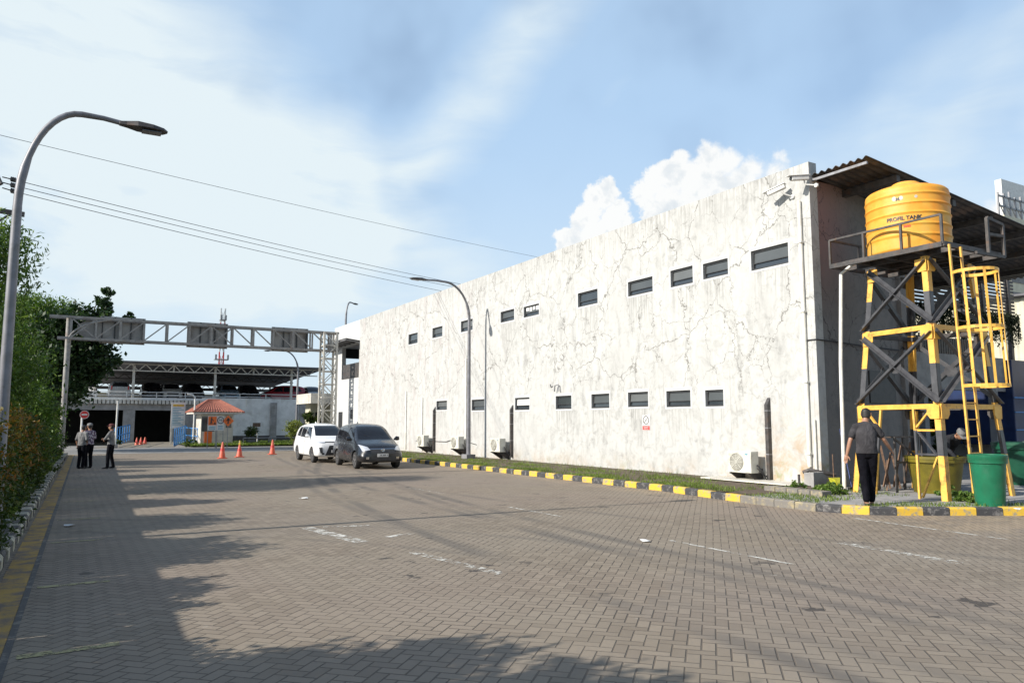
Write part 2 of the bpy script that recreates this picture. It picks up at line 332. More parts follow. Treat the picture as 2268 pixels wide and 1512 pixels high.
    c = g.mix(g.m('MULTIPLY', ck, .95), c, (.17, .165, .15) if not shade else (.07, .06, .06))
    g.put(b.inputs['Base Color'], c); b.inputs['Roughness'].default_value = .92; b.inputs['Specular IOR Level'].default_value = .15
    h = g.m('SUBTRACT', g.m('MULTIPLY', g.noise(p, 14., 5, .7), .35), g.m('MULTIPLY', ck, 1.))
    bump(g, b, h, .006, .5); return m
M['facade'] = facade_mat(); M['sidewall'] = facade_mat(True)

def worn(name, c, under, lo=.4, hi=.55, scale=7, cut=False):
    m, g, b = newmat(name); p = g.pos(); n = g.noise(p, scale, 6, .7); f = g.ss(n, lo, hi)
    if cut:
        b.inputs['Base Color'].default_value = (*c, 1); b.inputs['Roughness'].default_value = .8
        tr = g.n.new('ShaderNodeBsdfTransparent'); ms = g.n.new('ShaderNodeMixShader'); g.put(ms.inputs[0], f)
        g.l.new(tr.outputs[0], ms.inputs[1]); g.l.new(b.outputs[0], ms.inputs[2]); g.l.new(ms.outputs[0], g.n['Material Output'].inputs[0])
    else:
        c0 = g.mix(g.noise(p, 2, 3), c, tuple(t*.82 for t in c)); g.put(b.inputs['Base Color'], g.mix(f, under, c0)); b.inputs['Roughness'].default_value = .85
        bump(g, b, g.noise(p, 30., 4, .7), .004)
    return m
M['kerbyellow'] = worn('kerb_yellow', (.72, .46, .05), (.3, .27, .2), .38, .52)
M['kerbblack'] = worn('kerb_black', (.055, .055, .058), (.2, .19, .18), .34, .5)
M['kerbbare'] = worn('kerb_bare', (.2, .185, .165), (.36, .3, .17), .3, .55)
M['kerbcream'] = worn('kerb_cream', (.46, .43, .33), (.2, .18, .15), .36, .5)
M['kerbdark'] = worn('kerb_dark', (.09, .085, .08), (.2, .18, .15), .36, .5)
M['stripyellow'] = worn('gutter_yellow', (.42, .26, .06), (.16, .12, .09), .38, .6, 3)
M['line'] = worn('worn_line', (.62, .6, .54), (0, 0, 0), .42, .6, 6, True)
M['lineweak'] = worn('faint_line', (.6, .58, .52), (0, 0, 0), .46, .62, 9, True)
M['yline'] = worn('yellow_line', (.36, .32, .16), (0, 0, 0), .38, .55, 6, True)

m, g, b = newmat('tank_plastic'); p = g.obj(); z = g.xyz(p)[2]
c = g.mix(g.ss(g.noise(p, 2.2, 5, .65), .35, .65), (.78, .30, .025), (.72, .38, .05))
c = g.mix(g.ss(g.noise(p, 1.2, 6, .7), .48, .7, 0., .8), c, (.62, .4, .1))
g.put(b.inputs['Base Color'], c); b.inputs['Roughness'].default_value = .55; bump(g, b, g.noise(p, 9, 4), .004); M['tank'] = m
m, g, b = newmat('roof_tiles'); p = g.obj()
g.put(b.inputs['Base Color'], g.mix(g.ss(g.noise(p, 6, 4, .7), .35, .7), (.36, .13, .085), (.2, .07, .05))); b.inputs['Roughness'].default_value = .85; M['tile'] = m
m, g, b = newmat('cream_cladding'); p = g.obj(); x, y, z = g.xyz(p)
g.put(b.inputs['Base Color'], g.mix(g.ss(g.noise(p, 1.2, 4), .3, .7), (.6, .57, .44), (.5, .47, .36))); b.inputs['Roughness'].default_value = .6; M['cladding'] = m
m, g, b = newmat('patterned_shirt'); p = g.obj(); v = g.n.new('ShaderNodeTexVoronoi'); v.inputs['Scale'].default_value = 16; g.put(v.inputs['Vector'], p)
g.put(b.inputs['Base Color'], g.mix(g.ss(v.outputs['Distance'], .35, .5), (.5, .47, .5), (.12, .08, .13))); b.inputs['Roughness'].default_value = .85; M['pattern'] = m
# ------------------------------------------------------------------ mesh helpers
ORG = {}
def tag(o, label=None, cat=None, group=None, kind=None):
    for k, v in (('label', label), ('category', cat), ('group', group), ('kind', kind)):
        if v: o[k] = v
    return o
def empty(name, loc, label, cat, group=None):
    o = bpy.data.objects.new(name, None); col.objects.link(o); o.location = loc; o.empty_display_size = .2
    ORG[o.name] = Vector(loc); return tag(o, label, cat, group)
class MB:
    def __init__(s): s.v = []; s.f = []; s.mi = []; s.k = 0
    def add(s, vs, fs, mi=None):
        n = len(s.v); s.v += [tuple(a) for a in vs]; s.f += [tuple(i+n for i in f) for f in fs]; s.mi += [s.k if mi is None else mi]*len(fs); return s
    def box(s, lo, hi):
        (a, b, c), (d, e, f) = lo, hi
        return s.add([(a,b,c),(d,b,c),(d,e,c),(a,e,c),(a,b,f),(d,b,f),(d,e,f),(a,e,f)], [(0,3,2,1),(4,5,6,7),(0,1,5,4),(1,2,6,5),(2,3,7,6),(3,0,4,7)])
    def cbox(s, c, size): return s.box([c[i]-size[i]/2 for i in range(3)], [c[i]+size[i]/2 for i in range(3)])
    def quad(s, *p): return s.add(p, [tuple(range(len(p)))])
    def slab(s, pts, t):                       # polygon (any plane) thickened along its normal by t
        P = [Vector(p) for p in pts]; n = (P[1]-P[0]).cross(P[2]-P[0]).normalized()*t; k = len(P)
        return s.add(P+[p+n for p in P], [tuple(reversed(range(k))), tuple(range(k, 2*k))]+[(i, (i+1) % k, (i+1) % k+k, i+k) for i in range(k)])
    def beam(s, p, q, w, h=None, upv=(0, 0, 1)):
        p, q = Vector(p), Vector(q); d = (q-p).normalized(); h = h or w
        u = Vector(upv)
        if abs(d.dot(u)) > .95: u = Vector((0, 1, 0))
        a = d.cross(u).normalized()*w/2; b = a.cross(d).normalized()*h/2
        vs = [r+x*a+y*b for r in (p, q) for x, y in ((-1,-1),(1,-1),(1,1),(-1,1))]
        return s.add(vs, [(0,3,2,1),(4,5,6,7),(0,1,5,4),(1,2,6,5),(2,3,7,6),(3,0,4,7)])
    def angle(s, p, q, w, t=.008, upv=(0, 0, 1), a_dir=None):   # L section
        p, q = Vector(p), Vector(q); d = (q-p).normalized(); u = Vector(a_dir) if a_dir else Vector(upv)
        a = (u-d*u.dot(d)).normalized(); b = d.cross(a)
        c = [(0,0),(w,0),(w,t),(t,t),(t,w),(0,w)]
        vs = [r+a*x+b*y for r in (p, q) for x, y in c]
        return s.add(vs, [(0,1,2,3,4,5)[::-1], (6,7,8,9,10,11)]+[(i, (i+1) % 6, (i+1) % 6+6, i+6) for i in range(6)])
    def tube(s, pts, r, n=10, cap=True, xdir=None, closed=False):
        P = [Vector(p) for p in pts]; k = len(P); rs = r if hasattr(r, '__len__') else [r]*k
        base = len(s.v); prev = None; vs = []
        for i in range(k):
            d = (P[min(i+1, k-1)]-P[max(i-1, 0)]).normalized()
            if xdir is not None: a = Vector(xdir); a = (a-d*a.dot(d)).normalized()
            elif prev is None: a = d.orthogonal().normalized()
            else: a = (prev-d*prev.dot(d)).normalized()
            prev = a; b = d.cross(a)
            rx, ry = rs[i] if hasattr(rs[i], '__len__') else (rs[i], rs[i])
            for j in range(n):
                t = 2*math.pi*j/n; vs.append(P[i]+a*math.cos(t)*rx+b*math.sin(t)*ry)
        fs = [(i*n+j, i*n+(j+1) % n, (i+1)*n+(j+1) % n, (i+1)*n+j) for i in range(k-1) for j in range(n)]
        if cap: fs += [tuple(reversed(range(n))), tuple(range((k-1)*n, k*n))]
        return s.add(vs, fs)
    def ball(s, c, r, seg=12, rings=8):
        rx, ry, rz = r if hasattr(r, '__len__') else (r, r, r); c = Vector(c); vs = [c+Vector((0, 0, -rz))]
        for i in range(1, rings):
            t = -math.pi/2+math.pi*i/rings
            vs += [c+Vector((rx*math.cos(t)*math.cos(2*math.pi*j/seg), ry*math.cos(t)*math.sin(2*math.pi*j/seg), rz*math.sin(t))) for j in range(seg)]
        vs.append(c+Vector((0, 0, rz))); L = len(vs)-1
        fs = [(0, 1+(j+1) % seg, 1+j) for j in range(seg)]
        fs += [(1+i*seg+j, 1+i*seg+(j+1) % seg, 1+(i+1)*seg+(j+1) % seg, 1+(i+1)*seg+j) for i in range(rings-2) for j in range(seg)]
        fs += [(L, 1+(rings-2)*seg+j, 1+(rings-2)*seg+(j+1) % seg) for j in range(seg)]
        return s.add(vs, fs)
    def lathe(s, c, prof, n=32, axis='z', capb=True, capt=True):
        vs = []
        for r, h in prof:
            for j in range(n):
                t = 2*math.pi*j/n; a, b = r*math.cos(t), r*math.sin(t)
                vs.append(Vector(c)+Vector((a, b, h) if axis == 'z' else ((h, a, b) if axis == 'x' else (b, h, a))))
        k = len(prof); fs = [(i*n+j, i*n+(j+1) % n, (i+1)*n+(j+1) % n, (i+1)*n+j) for i in range(k-1) for j in range(n)]
        if capb: fs.append(tuple(reversed(range(n))))
        if capt: fs.append(tuple(range((k-1)*n, k*n)))
        return s.add(vs, fs)
    def mesh(s, name, m, org=Vector((0, 0, 0)), smooth=None):
        me = bpy.data.meshes.new(name); V = np.array(s.v, float).reshape(-1, 3)-np.array(org)
        me.from_pydata(V.tolist(), [], s.f); ms = m if isinstance(m, (list, tuple)) else [m]
        for q in ms: me.materials.append(M[q] if isinstance(q, str) else q)
        if len(ms) > 1: me.polygons.foreach_set('material_index', s.mi)
        bm = bmesh.new(); bm.from_mesh(me); bmesh.ops.recalc_face_normals(bm, faces=bm.faces); bm.to_mesh(me); bm.free()
        if smooth is not None: me.shade_smooth(); me.set_sharp_from_angle(angle=R(smooth))
        me.update(); return me
    def build(s, name, m, parent=None, smooth=None, bevel=0, label=None, cat=None, group=None, kind=None, org=None):
        if parent is not None: org = ORG[parent.name]
        elif org is None:
            V = np.array(s.v); org = Vector(((V[:,0].min()+V[:,0].max())/2, (V[:,1].min()+V[:,1].max())/2, V[:,2].min()))
        me = s.mesh(name, m, org, smooth); o = bpy.data.objects.new(name, me); col.objects.link(o)
        if parent is not None: o.parent = parent
        else: o.location = org
        ORG[o.name] = Vector(org)
        if bevel:
            bv = o.modifiers.new('bevel', 'BEVEL'); bv.width = bevel; bv.segments = 2; bv.limit_method = 'ANGLE'
        return tag(o, label, cat, group, kind)
def build(name, m, parent=None, **k): return lambda mb: mb.build(name, m, parent, **k)
def children(o): return [c for c in bpy.data.objects if c.parent == o]
def bake(o):
    dg = bpy.context.evaluated_depsgraph_get(); me = bpy.data.meshes.new_from_object(o.evaluated_get(dg)); o.modifiers.clear(); o.data = me; return o
def textmesh(txt, size, ext=.002, bold=0.):
    c = bpy.data.curves.new('t', 'FONT'); c.body = txt; c.size = size; c.extrude = ext; c.offset = bold; c.align_x = 'CENTER'; c.align_y = 'CENTER'
    o = bpy.data.objects.new('t', c); col.objects.link(o); dg = bpy.context.evaluated_depsgraph_get(); dg.update()
    me = bpy.data.meshes.new_from_object(o.evaluated_get(dg)); vs = [v.co.copy() for v in me.vertices]; fs = [tuple(p.vertices) for p in me.polygons]
    bpy.data.objects.remove(o); bpy.data.curves.remove(c); bpy.data.meshes.remove(me); return vs, fs

# ------------------------------------------------------------------ foliage
def leaves(name, centers, n, size, m, parent=None, aspect=.45, droop=.2, tight=False, **k):
    """centers: list of (x,y,z,rx,ry,rz,weight). Many small leaf quads gathered in clumps through each volume."""
    C = np.array(centers, float); w = C[:, 6]*0+C[:, 6]; w = w/w.sum(); P = []
    for i, c in enumerate(C):
        ni = int(n*w[i]); nc = max(6, ni//(22 if tight else 38))
        d = rng.normal(size=(nc, 3)); d /= np.linalg.norm(d, axis=1)[:, None]; rad = rng.random(nc)**.45
        cl = d*rad[:, None]*c[3:6]+c[:3]
        idx = rng.integers(0, nc, ni); s_ = np.minimum(c[3:6].min()*(.11 if tight else .17), .38)
        P.append(cl[idx]+rng.normal(size=(ni, 3))*s_*np.array([1, 1, .7]))
    P = np.vstack(P); N = len(P)
    a = rng.normal(size=(N, 3)); a[:, 2] -= droop; a /= np.linalg.norm(a, axis=1)[:, None]
    b = np.cross(a, rng.normal(size=(N, 3))); b /= np.linalg.norm(b, axis=1)[:, None]
    L = size*(.6+.8*rng.random(N))[:, None]; a = a*L; b = b*L*aspect
    V = np.stack([P-a*.5, P+b*.5, P+a*.5, P-b*.5], 1).reshape(-1, 3)
    return rawquads(name, V, m, parent, **k)
def rawquads(name, V, m, parent=None, **k):
    org = ORG[parent.name] if parent is not None else Vector(((V[:,0].min()+V[:,0].max())/2, (V[:,1].min()+V[:,1].max())/2, V[:,2].min()))
    V = V-np.array(org); N = len(V)//4
    me = bpy.data.meshes.new(name); me.vertices.add(N*4); me.vertices.foreach_set('co', V.ravel()); me.loops.add(N*4)
    me.loops.foreach_set('vertex_index', np.arange(N*4)); me.polygons.add(N); me.polygons.foreach_set('loop_start', np.arange(N)*4)
    me.update(calc_edges=True); me.materials.append(M[m]); o = bpy.data.objects.new(name, me); col.objects.link(o)
    if parent is not None: o.parent = parent
    else: o.location = org
    ORG[o.name] = org; return tag(o, **k)
def tree(name, base, top, crowns, n, size, m, label, cat='tree', group=None, aspect=.45, tr=.14, limbs=5, droop=.2):
    t = empty(name, base, label, cat, group); B = Vector(base); T = Vector(top); mb = MB()
    pts = [B.lerp(T, i/5)+Vector((random.uniform(-.08, .08), random.uniform(-.08, .08), 0))*(i > 0) for i in range(6)]
    mb.tube(pts, [tr*(1.25-.16*i) for i in range(6)], 9)
    for i in range(limbs):
        c = crowns[i % len(crowns)]; s0 = pts[2+i % 3]
        e = Vector(c[:3])+Vector([random.uniform(-.6, .6)*c[3+j] for j in range(3)]); mid = s0.lerp(e, .5)+Vector((0, 0, .2))
        mb.tube([s0, mid, e], [tr*.5, tr*.32, tr*.1], 7)
        for _ in range(2):
            e2 = mid.lerp(e, .4)+Vector([random.uniform(-.45, .45)*c[3+j] for j in range(3)]); mb.tube([mid.lerp(e, .2), e2], [tr*.22, tr*.06], 5)
    mb.build('trunk', 'trunk', t, smooth=60)
    leaves('crown', crowns, n, size, m, t, aspect, droop); return t
def blades(name, pts, h, w, m, **k):
    P = np.array(pts); N = len(P); t = rng.random(N)*2*math.pi; H = h*(.45+.9*rng.random(N)); W = w
    d = np.stack([np.cos(t), np.sin(t), np.zeros(N)], 1)*W/2; ln = np.stack([rng.normal(size=N)*.35, rng.normal(size=N)*.35, np.ones(N)], 1)*H[:, None]
    V = np.stack([P-d, P+d, P+d*.25+ln, P-d*.25+ln], 1).reshape(-1, 3); return rawquads(name, V, m, **k)

# ------------------------------------------------------------------ people
def remeshed(mb, name, m, parent, voxel, smooth=4):
    o = mb.build(name, m, parent); r = o.modifiers.new('r', 'REMESH'); r.mode = 'VOXEL'; r.voxel_size = voxel; r.use_smooth_shade = True
    s_ = o.modifiers.new('s', 'SMOOTH'); s_.factor = .5; s_.iterations = smooth; bake(o)
    for p in o.data.polygons: p.use_smooth = True
    if not o.data.materials: o.data.materials.append(M[m])
    return o
def limb(mb, pts, rs, xdir=None, n=14):
    P = [Vector(p) for p in pts]; Q = []; S_ = []
    for i in range(len(P)-1):
        for t in (0, .34, .67):
            Q.append(P[i].lerp(P[i+1], t)); a, b = rs[i], rs[i+1]
            S_.append(tuple(x*(1-t)+y*t for x, y in zip(a, b)) if hasattr(a, '__len__') else a*(1-t)+b*t)
    Q.append(P[-1]); S_.append(rs[-1]); mb.tube(Q, S_, n, xdir=xdir)
    for p, r in zip(P, rs):
        if not hasattr(r, '__len__'): mb.ball(p, r*.995, 12, 8)
def hand(mb, w, d, palm_n, side, L=.185, curl=.5):
    """w wrist, d pointing direction, palm_n palm normal; five separate tapering fingers of different lengths"""
    d = Vector(d).normalized(); n = Vector(palm_n); n = (n-d*n.dot(d)).normalized(); x = d.cross(n)*side
    w = Vector(w); k = w+d*L*.5
    mb.tube([w-d*.01, w+d*.03, w+d*.06, k], [(.024, .02), (.032, .017), (.04, .016), (.041, .013)], 12, xdir=x)
    for i, (o_, l) in enumerate(((-.031, .42), (-.0105, .49), (.0105, .46), (.031, .36))):
        p0 = k+x*o_-d*.012; p = [p0]; dd = d.copy()
        for j, f in enumerate((.46, .3, .24)):
            dd = (dd+n*curl*(.25+.25*j)).normalized(); p.append(p[-1]+dd*L*l*f*1.05)
        mb.tube(p, [.0088, .0082, .0075, .0062], 9)
    p0 = w+d*.03-x*.026; dd = (d*.7-x*.75+n*.3).normalized(); p1 = p0+dd*.035; p2 = p1+(dd+d*.5+n*.2).normalized()*.032; p3 = p2+(dd*.3+d+n*.2).normalized()*.026
    mb.tube([p0, p1, p2, p3], [.013, .0105, .009, .007], 9)
def person(loc, yaw, label, J=None, top='greyshirt', bot='blacktrousers', h=1.7, sleeve=.5, hat=None, feet='shoe', voxel=.009, curl=(.5, .5), palms=((1, 0, 0), (-1, 0, 0)), group=None, extra=None):
    """local frame: facing +Y, person's right is +X; joints can be overridden"""
    j = dict(pel=(0, 0, .93), waist=(0, 0, 1.06), chest=(0, .01, 1.27), sh=(0, -.01, 1.42), neck=(0, 0, 1.49), head=(0, .025, 1.61),
             rsh=(.18, 0, 1.385), rel=(.245, -.03, 1.13), rwr=(.26, .05, .88), lsh=(-.18, 0, 1.385), lel=(-.245, -.03, 1.13), lwr=(-.26, .05, .88),
             rhip=(.09, 0, .91), rkn=(.1, .03, .5), ran=(.1, -.02, .085), lhip=(-.09, 0, .91), lkn=(-.1, .03, .5), lan=(-.1, -.02, .085), face=(0, 1, 0), rtoe=(.01, .15, -.05), ltoe=(-.01, .15, -.05))
    if J: j.update(J)
    j = {k: Vector(v) for k, v in j.items()}
    t = empty('person', (0, 0, 0), label, 'person', group); X = (1, 0, 0); b = MB()
    limb(b, [j['pel'], j['waist'], j['chest'], j['sh']], [(.155, .105), (.14, .098), (.165, .112), (.12, .075)], X, 18)
    b.ball(j['pel'], (.15, .105, .1))
    limb(b, [j['sh'], j['neck'], j['head']-j['face']*.01], [.062, .055, .052])
    F_ = j['face'].normalized(); up = Vector((0, 0, 1)); up = (up-F_*up.dot(F_)).normalized(); S = F_.cross(up); H = j['head']
    def hp(a, f, u): return H+S*a+F_*f+up*u
    b.tube([hp(0, .02, -.115), hp(0, .018, -.09), hp(0, .012, -.05), hp(0, 0, 0), hp(0, -.008, .05), hp(0, -.01, .085), hp(0, -.01, .105)],
           [(.03, .04), (.05, .062), (.064, .08), (.075, .094), (.076, .094), (.056, .07), (.02, .03)], 18, xdir=S)
    b.tube([hp(0, .085, .012), hp(0, .108, -.018), hp(0, .09, -.034)], [.008, .015, .011], 8)      # nose
    b.tube([hp(-.02, .083, -.056), hp(.02, .083, -.056)], [.008, .008], 8)                          # mouth
    for s_ in (-1, 1): b.tube([hp(s_*.07, -.005, -.025), hp(s_*.086, -.014, 0), hp(s_*.084, -.02, .028)], [.008, .014, .012], 8)   # ears
    for q, s_ in (('r', 1), ('l', -1)):
        sh, e, w = j[q+'sh'], j[q+'el'], j[q+'wr']
        limb(b, [j['sh'].lerp(sh, .4), sh, sh.lerp(e, .5), e, e.lerp(w, .4), w], [.06, .053, .047, .038, .038, .026])
        hand(b, w, j.get(q+'hd', w-e), palms[0 if s_ > 0 else 1], -s_, curl=curl[0 if s_ > 0 else 1])
        limb(b, [j[q+'hip'], j[q+'hip'].lerp(j[q+'kn'], .5), j[q+'kn'], j[q+'kn'].lerp(j[q+'an'], .4), j[q+'an']], [.088, .073, .053, .05, .034])
        a, to = j[q+'an'], j[q+'toe']
        b.tube([a+Vector((0, 0, .02)), a+Vector((0, -.0, -.03)), a+to*.5+Vector((0, 0, -.02)), a+to+Vector((0, 0, -.008))], [(.034, .04), (.036, .05), (.04, .028), (.034, .018)], 12, xdir=X)
    remeshed(b, 'body', 'skin', t, voxel, 3)
    s1 = MB()                                                                                       # shirt
    wv = j['pel']-j['waist']; hem = j['waist']+wv*1.15
    limb(s1, [hem, j['waist'], j['chest'], j['sh'], j['sh'].lerp(j['neck'], .45)], [(.188, .135), (.172, .126), (.186, .128), (.125, .088), (.07, .066)], X, 20)
    for q in 'rl':
        sh, e, w = j[q+'sh'], j[q+'el'], j[q+'wr']
        if sleeve <= 1: limb(s1, [j['sh'].lerp(sh, .5), sh, sh.lerp(e, sleeve*.5), sh.lerp(e, sleeve)], [.068, .066, .066, .068])
        else: limb(s1, [j['sh'].lerp(sh, .5), sh, sh.lerp(e, .5), e, w.lerp(e, .08)], [.075, .068, .062, .054, .04])
    remeshed(s1, 'shirt', top, t, voxel*1.1, 5)
    s2 = MB()
    limb(s2, [j['waist'], hem+wv*-.2, j['pel'], j['pel']+wv.normalized()*.09], [(.15, .11), (.165, .122), (.172, .128), (.13, .11)], X, 18)
    for q in 'rl':
        limb(s2, [j[q+'hip'], j[q+'hip'].lerp(j[q+'kn'], .5), j[q+'kn'], j[q+'kn'].lerp(j[q+'an'], .5), j[q+'an']+Vector((0, 0, .0))], [.104, .09, .074, .066, .06])
    remeshed(s2, 'trousers', bot, t, voxel*1.2, 5)
    for q in 'rl':
        a, to = j[q+'an'], j[q+'toe']; z0 = -a.z
        if feet == 'shoe':
            f = MB(); f.tube([a+to*-.35+Vector((0, 0, -.03)), a+Vector((0, 0, -.035)), a+to*.6+Vector((0, 0, -.03)), a+to*1.15+Vector((0, 0, -.018)), a+to*1.32+Vector((0, 0, -.008))], [(.03, .034), (.043, .05), (.05, .038), (.043, .026), (.02, .014)], 14, xdir=X)
            f.build('shoe', 'rubber', t, smooth=60)
        else:
            f = MB(); f.tube([a+to*-.3+Vector((0, 0, -.072)), a+to*.4+Vector((0, 0, -.06)), a+to*1.3+Vector((0, 0, -.03))], [(.036, .009), (.045, .009), (.04, .009)], 12, xdir=X)
            f.build('sandal', feet, t, smooth=60)
    hb = MB()
    hb.tube([hp(0, -.045, -.075), hp(0, -.034, -.03), hp(0, -.022, .01), hp(0, -.015, .05), hp(0, -.014, .09), hp(0, -.012, .117)], [(.056, .045), (.079, .07), (.083, .088), (.084, .099), (.066, .082), (.02, .03)], 18, xdir=S)
    hb.build('hair', 'hair', t, smooth=60)
    if hat:
        cb = MB(); cb.tube([hp(0, -.012, .035), hp(0, -.012, .08), hp(0, -.012, .115), hp(0, -.012, .135)], [(.092, .108), (.092, .108), (.075, .09), (.03, .04)], 18, xdir=S)
        cb.tube([hp(0, .06, .045), hp(0, .12, .04), hp(0, .16, .032)], [(.075, .012), (.07, .009), (.045, .006)], 12, xdir=S); cb.build('cap', hat, t, smooth=50)
    eb = MB()
    for s_ in (-1, 1): eb.ball(hp(s_*.03, .082, .008), .0105, 8, 6)
    eb.build('eyes', 'hair', t)
    if extra: extra(t, j)
    sc_ = h/1.72; t.scale = (sc_,)*3; t.location = loc; t.rotation_euler = (0, 0, yaw); return t

# ------------------------------------------------------------------ cars
def car(label, paint, group, simple=False, variant=0):
    """local frame: front +X, length about 4.2 m"""
    t = empty('parked_car', (0, 0, 0), label, 'car', group)
    if variant == 0:   # compact MPV with tall cabin and short bonnet
        St = [(-2.08,.36,.70,.78,.9,.70,1.02,.62),(-2.06,.30,.74,.82,.98,.73,1.30,.62),(-1.98,.25,.78,.83,1.0,.74,1.50,.60),(-1.7,.22,.79,.835,1.0,.76,1.585,.60),(-1.0,.2,.80,.84,.98,.775,1.62,.61),(-.2,.2,.80,.84,.96,.78,1.62,.61),
              (.35,.2,.80,.84,.95,.775,1.575,.585),(.75,.2,.80,.84,.95,.77,1.38,.58),(1.12,.2,.80,.84,.95,.76,1.10,.60),(1.3,.21,.80,.84,.90,.75,1.01,.6),(1.7,.22,.79,.83,.84,.72,.925,.54),(1.95,.23,.75,.79,.74,.66,.82,.46),(2.08,.25,.66,.71,.62,.6,.70,.42),(2.13,.3,.56,.6,.5,.52,.58,.36)]
    else:              # longer, squarer crossover MPV
        St = [(-2.2,.38,.70,.78,.95,.72,1.08,.64),(-2.17,.32,.76,.83,1.02,.75,1.36,.64),(-2.05,.27,.79,.85,1.03,.77,1.56,.62),(-1.7,.24,.80,.855,1.02,.785,1.64,.62),(-.9,.22,.81,.86,1.0,.80,1.68,.63),(-.1,.22,.81,.86,.98,.80,1.67,.63),
              (.42,.22,.81,.86,.98,.795,1.61,.6),(.82,.22,.81,.86,.98,.79,1.40,.59),(1.2,.22,.81,.86,.99,.785,1.15,.62),(1.38,.23,.81,.86,.98,.78,1.08,.64),(1.8,.24,.80,.85,.93,.76,1.01,.6),(2.05,.25,.77,.82,.83,.72,.93,.54),(2.16,.27,.70,.76,.7,.66,.78,.5),(2.2,.32,.6,.64,.52,.58,.62,.42)]
    x0, x1 = St[0][0], St[-1][0]; mb = MB(); rows = []
    for (x, zb, ws, wm, zl, wl, zt, wt) in St:
        half = [(.0, zb), (ws*.6, zb), (ws, zb+.02), (wm, zb+.14), (wm+.006, (zb+zl)/2+.03), (wl+.02, zl-.05), (wl, zl), ((wl+wt)/2+.02, (zl+zt)/2+.01), (wt, zt-.05 if zt-zl > .2 else zt-.02), (wt*.6, zt), (0, zt+.015)]
        rows.append([(x, -y, z) for y, z in half]+[(x, y, z) for y, z in half[-2:0:-1]])
    n = len(rows[0]); vs = [v for r_ in rows for v in r_]
    fs = [(i*n+j, i*n+(j+1) % n, (i+1)*n+(j+1) % n, (i+1)*n+j) for i in range(len(rows)-1) for j in range(n)]+[tuple(reversed(range(n))), tuple(range((len(rows)-1)*n, len(rows)*n))]
    mb.add(vs, fs); wheels = (-1.32, 1.33) if variant == 0 else (-1.36, 1.38); WR = .3 if variant == 0 else .315
    body = mb.build('body', paint, t)
    ss = body.modifiers.new('s', 'SUBSURF'); ss.levels = 1 if simple else 2; ss.render_levels = ss.levels; bake(body)
    bm = bmesh.new(); bm.from_mesh(body.data); bvh = bvhtree.BVHTree.FromBMesh(bm); bm.free()
    arch = MB()
    for wx in wheels:
        for s_ in (-1, 1): arch.lathe((wx, s_*.78, WR+.0), [(WR+.07, -.22), (WR+.07, .22)], 28, 'y')
    a = arch.build('arch', 'dark', None, org=Vector((0, 0, 0))); bo = body.modifiers.new('b', 'BOOLEAN'); bo.object = a; bo.operation = 'DIFFERENCE'; bo.solver = 'EXACT'
    bake(body); bpy.data.objects.remove(a); body.data.shade_smooth(); body.data.set_sharp_from_angle(angle=R(40))
    def patch(name, cs, axis, m, off=.006, nu=8, nv=6, parent=t, th=.0, mb=None):
        own = mb is None; mb = mb or MB(); A, B, C, D = [Vector((*c, 0)) for c in cs]; vs = []
        ax = Vector(axis).normalized()
        for i in range(nu+1):
            for k in range(nv+1):
                q = A.lerp(B, i/nu).lerp(D.lerp(C, i/nu), k/nv)
                o_ = Vector((q.x, -ax.y*5, q.y)) if abs(ax.y) > .5 else Vector((-ax.x*6, q.x, q.y))
                hit = bvh.ray_cast(o_, ax); vs.append((hit[0]+hit[1]*off) if hit[0] is not None else None)
        fs = []
        for i in range(nu):
            for k in range(nv):
                f = (i*(nv+1)+k, (i+1)*(nv+1)+k, (i+1)*(nv+1)+k+1, i*(nv+1)+k+1)
                if all(vs[z_] is not None for z_ in f): fs.append(f)
        vs = [v if v is not None else Vector((0, 0, .5)) for v in vs]
        mb.add(vs, fs)
        return mb.build(name, m, parent, smooth=50) if own else None
    V0 = variant == 0; dz = 0 if V0 else .06; z1 = 1.0+dz; z2 = 1.47+dz
    for s_ in (1, -1):
        ax = (0, -s_, 0)
        patch('side_window', [(.0, z1), (.92, z1), (.42, z2-.03), (.0, z2)], ax, 'carglass')
        patch('side_window', [(-.95, z1+.02), (-.06, z1), (-.06, z2), (-.92, z2)], ax, 'carglass')
        patch('side_window', [(-1.72, z1+.07), (-1.03, z1+.03), (-1.0, z2), (-1.5, z2-.03)], ax, 'carglass')
    wb, wt_ = (1.06, 1.50) if V0 else (1.14, 1.57)
    patch('windscreen', [(-.64, wb), (.64, wb), (.52, wt_), (-.52, wt_)], (-1, 0, 0), 'carglass', nu=14)
    patch('rear_window', [(-.58, 1.12+dz), (.58, 1.12+dz), (.5, 1.45+dz), (-.5, 1.45+dz)], (1, 0, 0), 'carglass')
    for s_ in (1, -1):
        if V0: hl = patch('headlight', [(s_*.44, .68), (s_*.70, .64), (s_*.74, .86), (s_*.52, .78)], (-1, 0, 0), 'lens', .012)
        else: hl = patch('headlight', [(s_*.46, .84), (s_*.76, .84), (s_*.76, .92), (s_*.46, .89)], (-1, 0, 0), 'lens', .012)
        patch('tail_light', [(s_*.56, .88), (s_*.66, .88), (s_*.64, 1.2), (s_*.56, 1.16)], (1, 0, 0), 'signred', .01)
        if not simple:
            patch('fog_light', [(s_*.5, .36), (s_*.6, .36), (s_*.6, .44), (s_*.5, .44)], (-1, 0, 0), 'chrome' if V0 else 'black', .012, 3, 3)
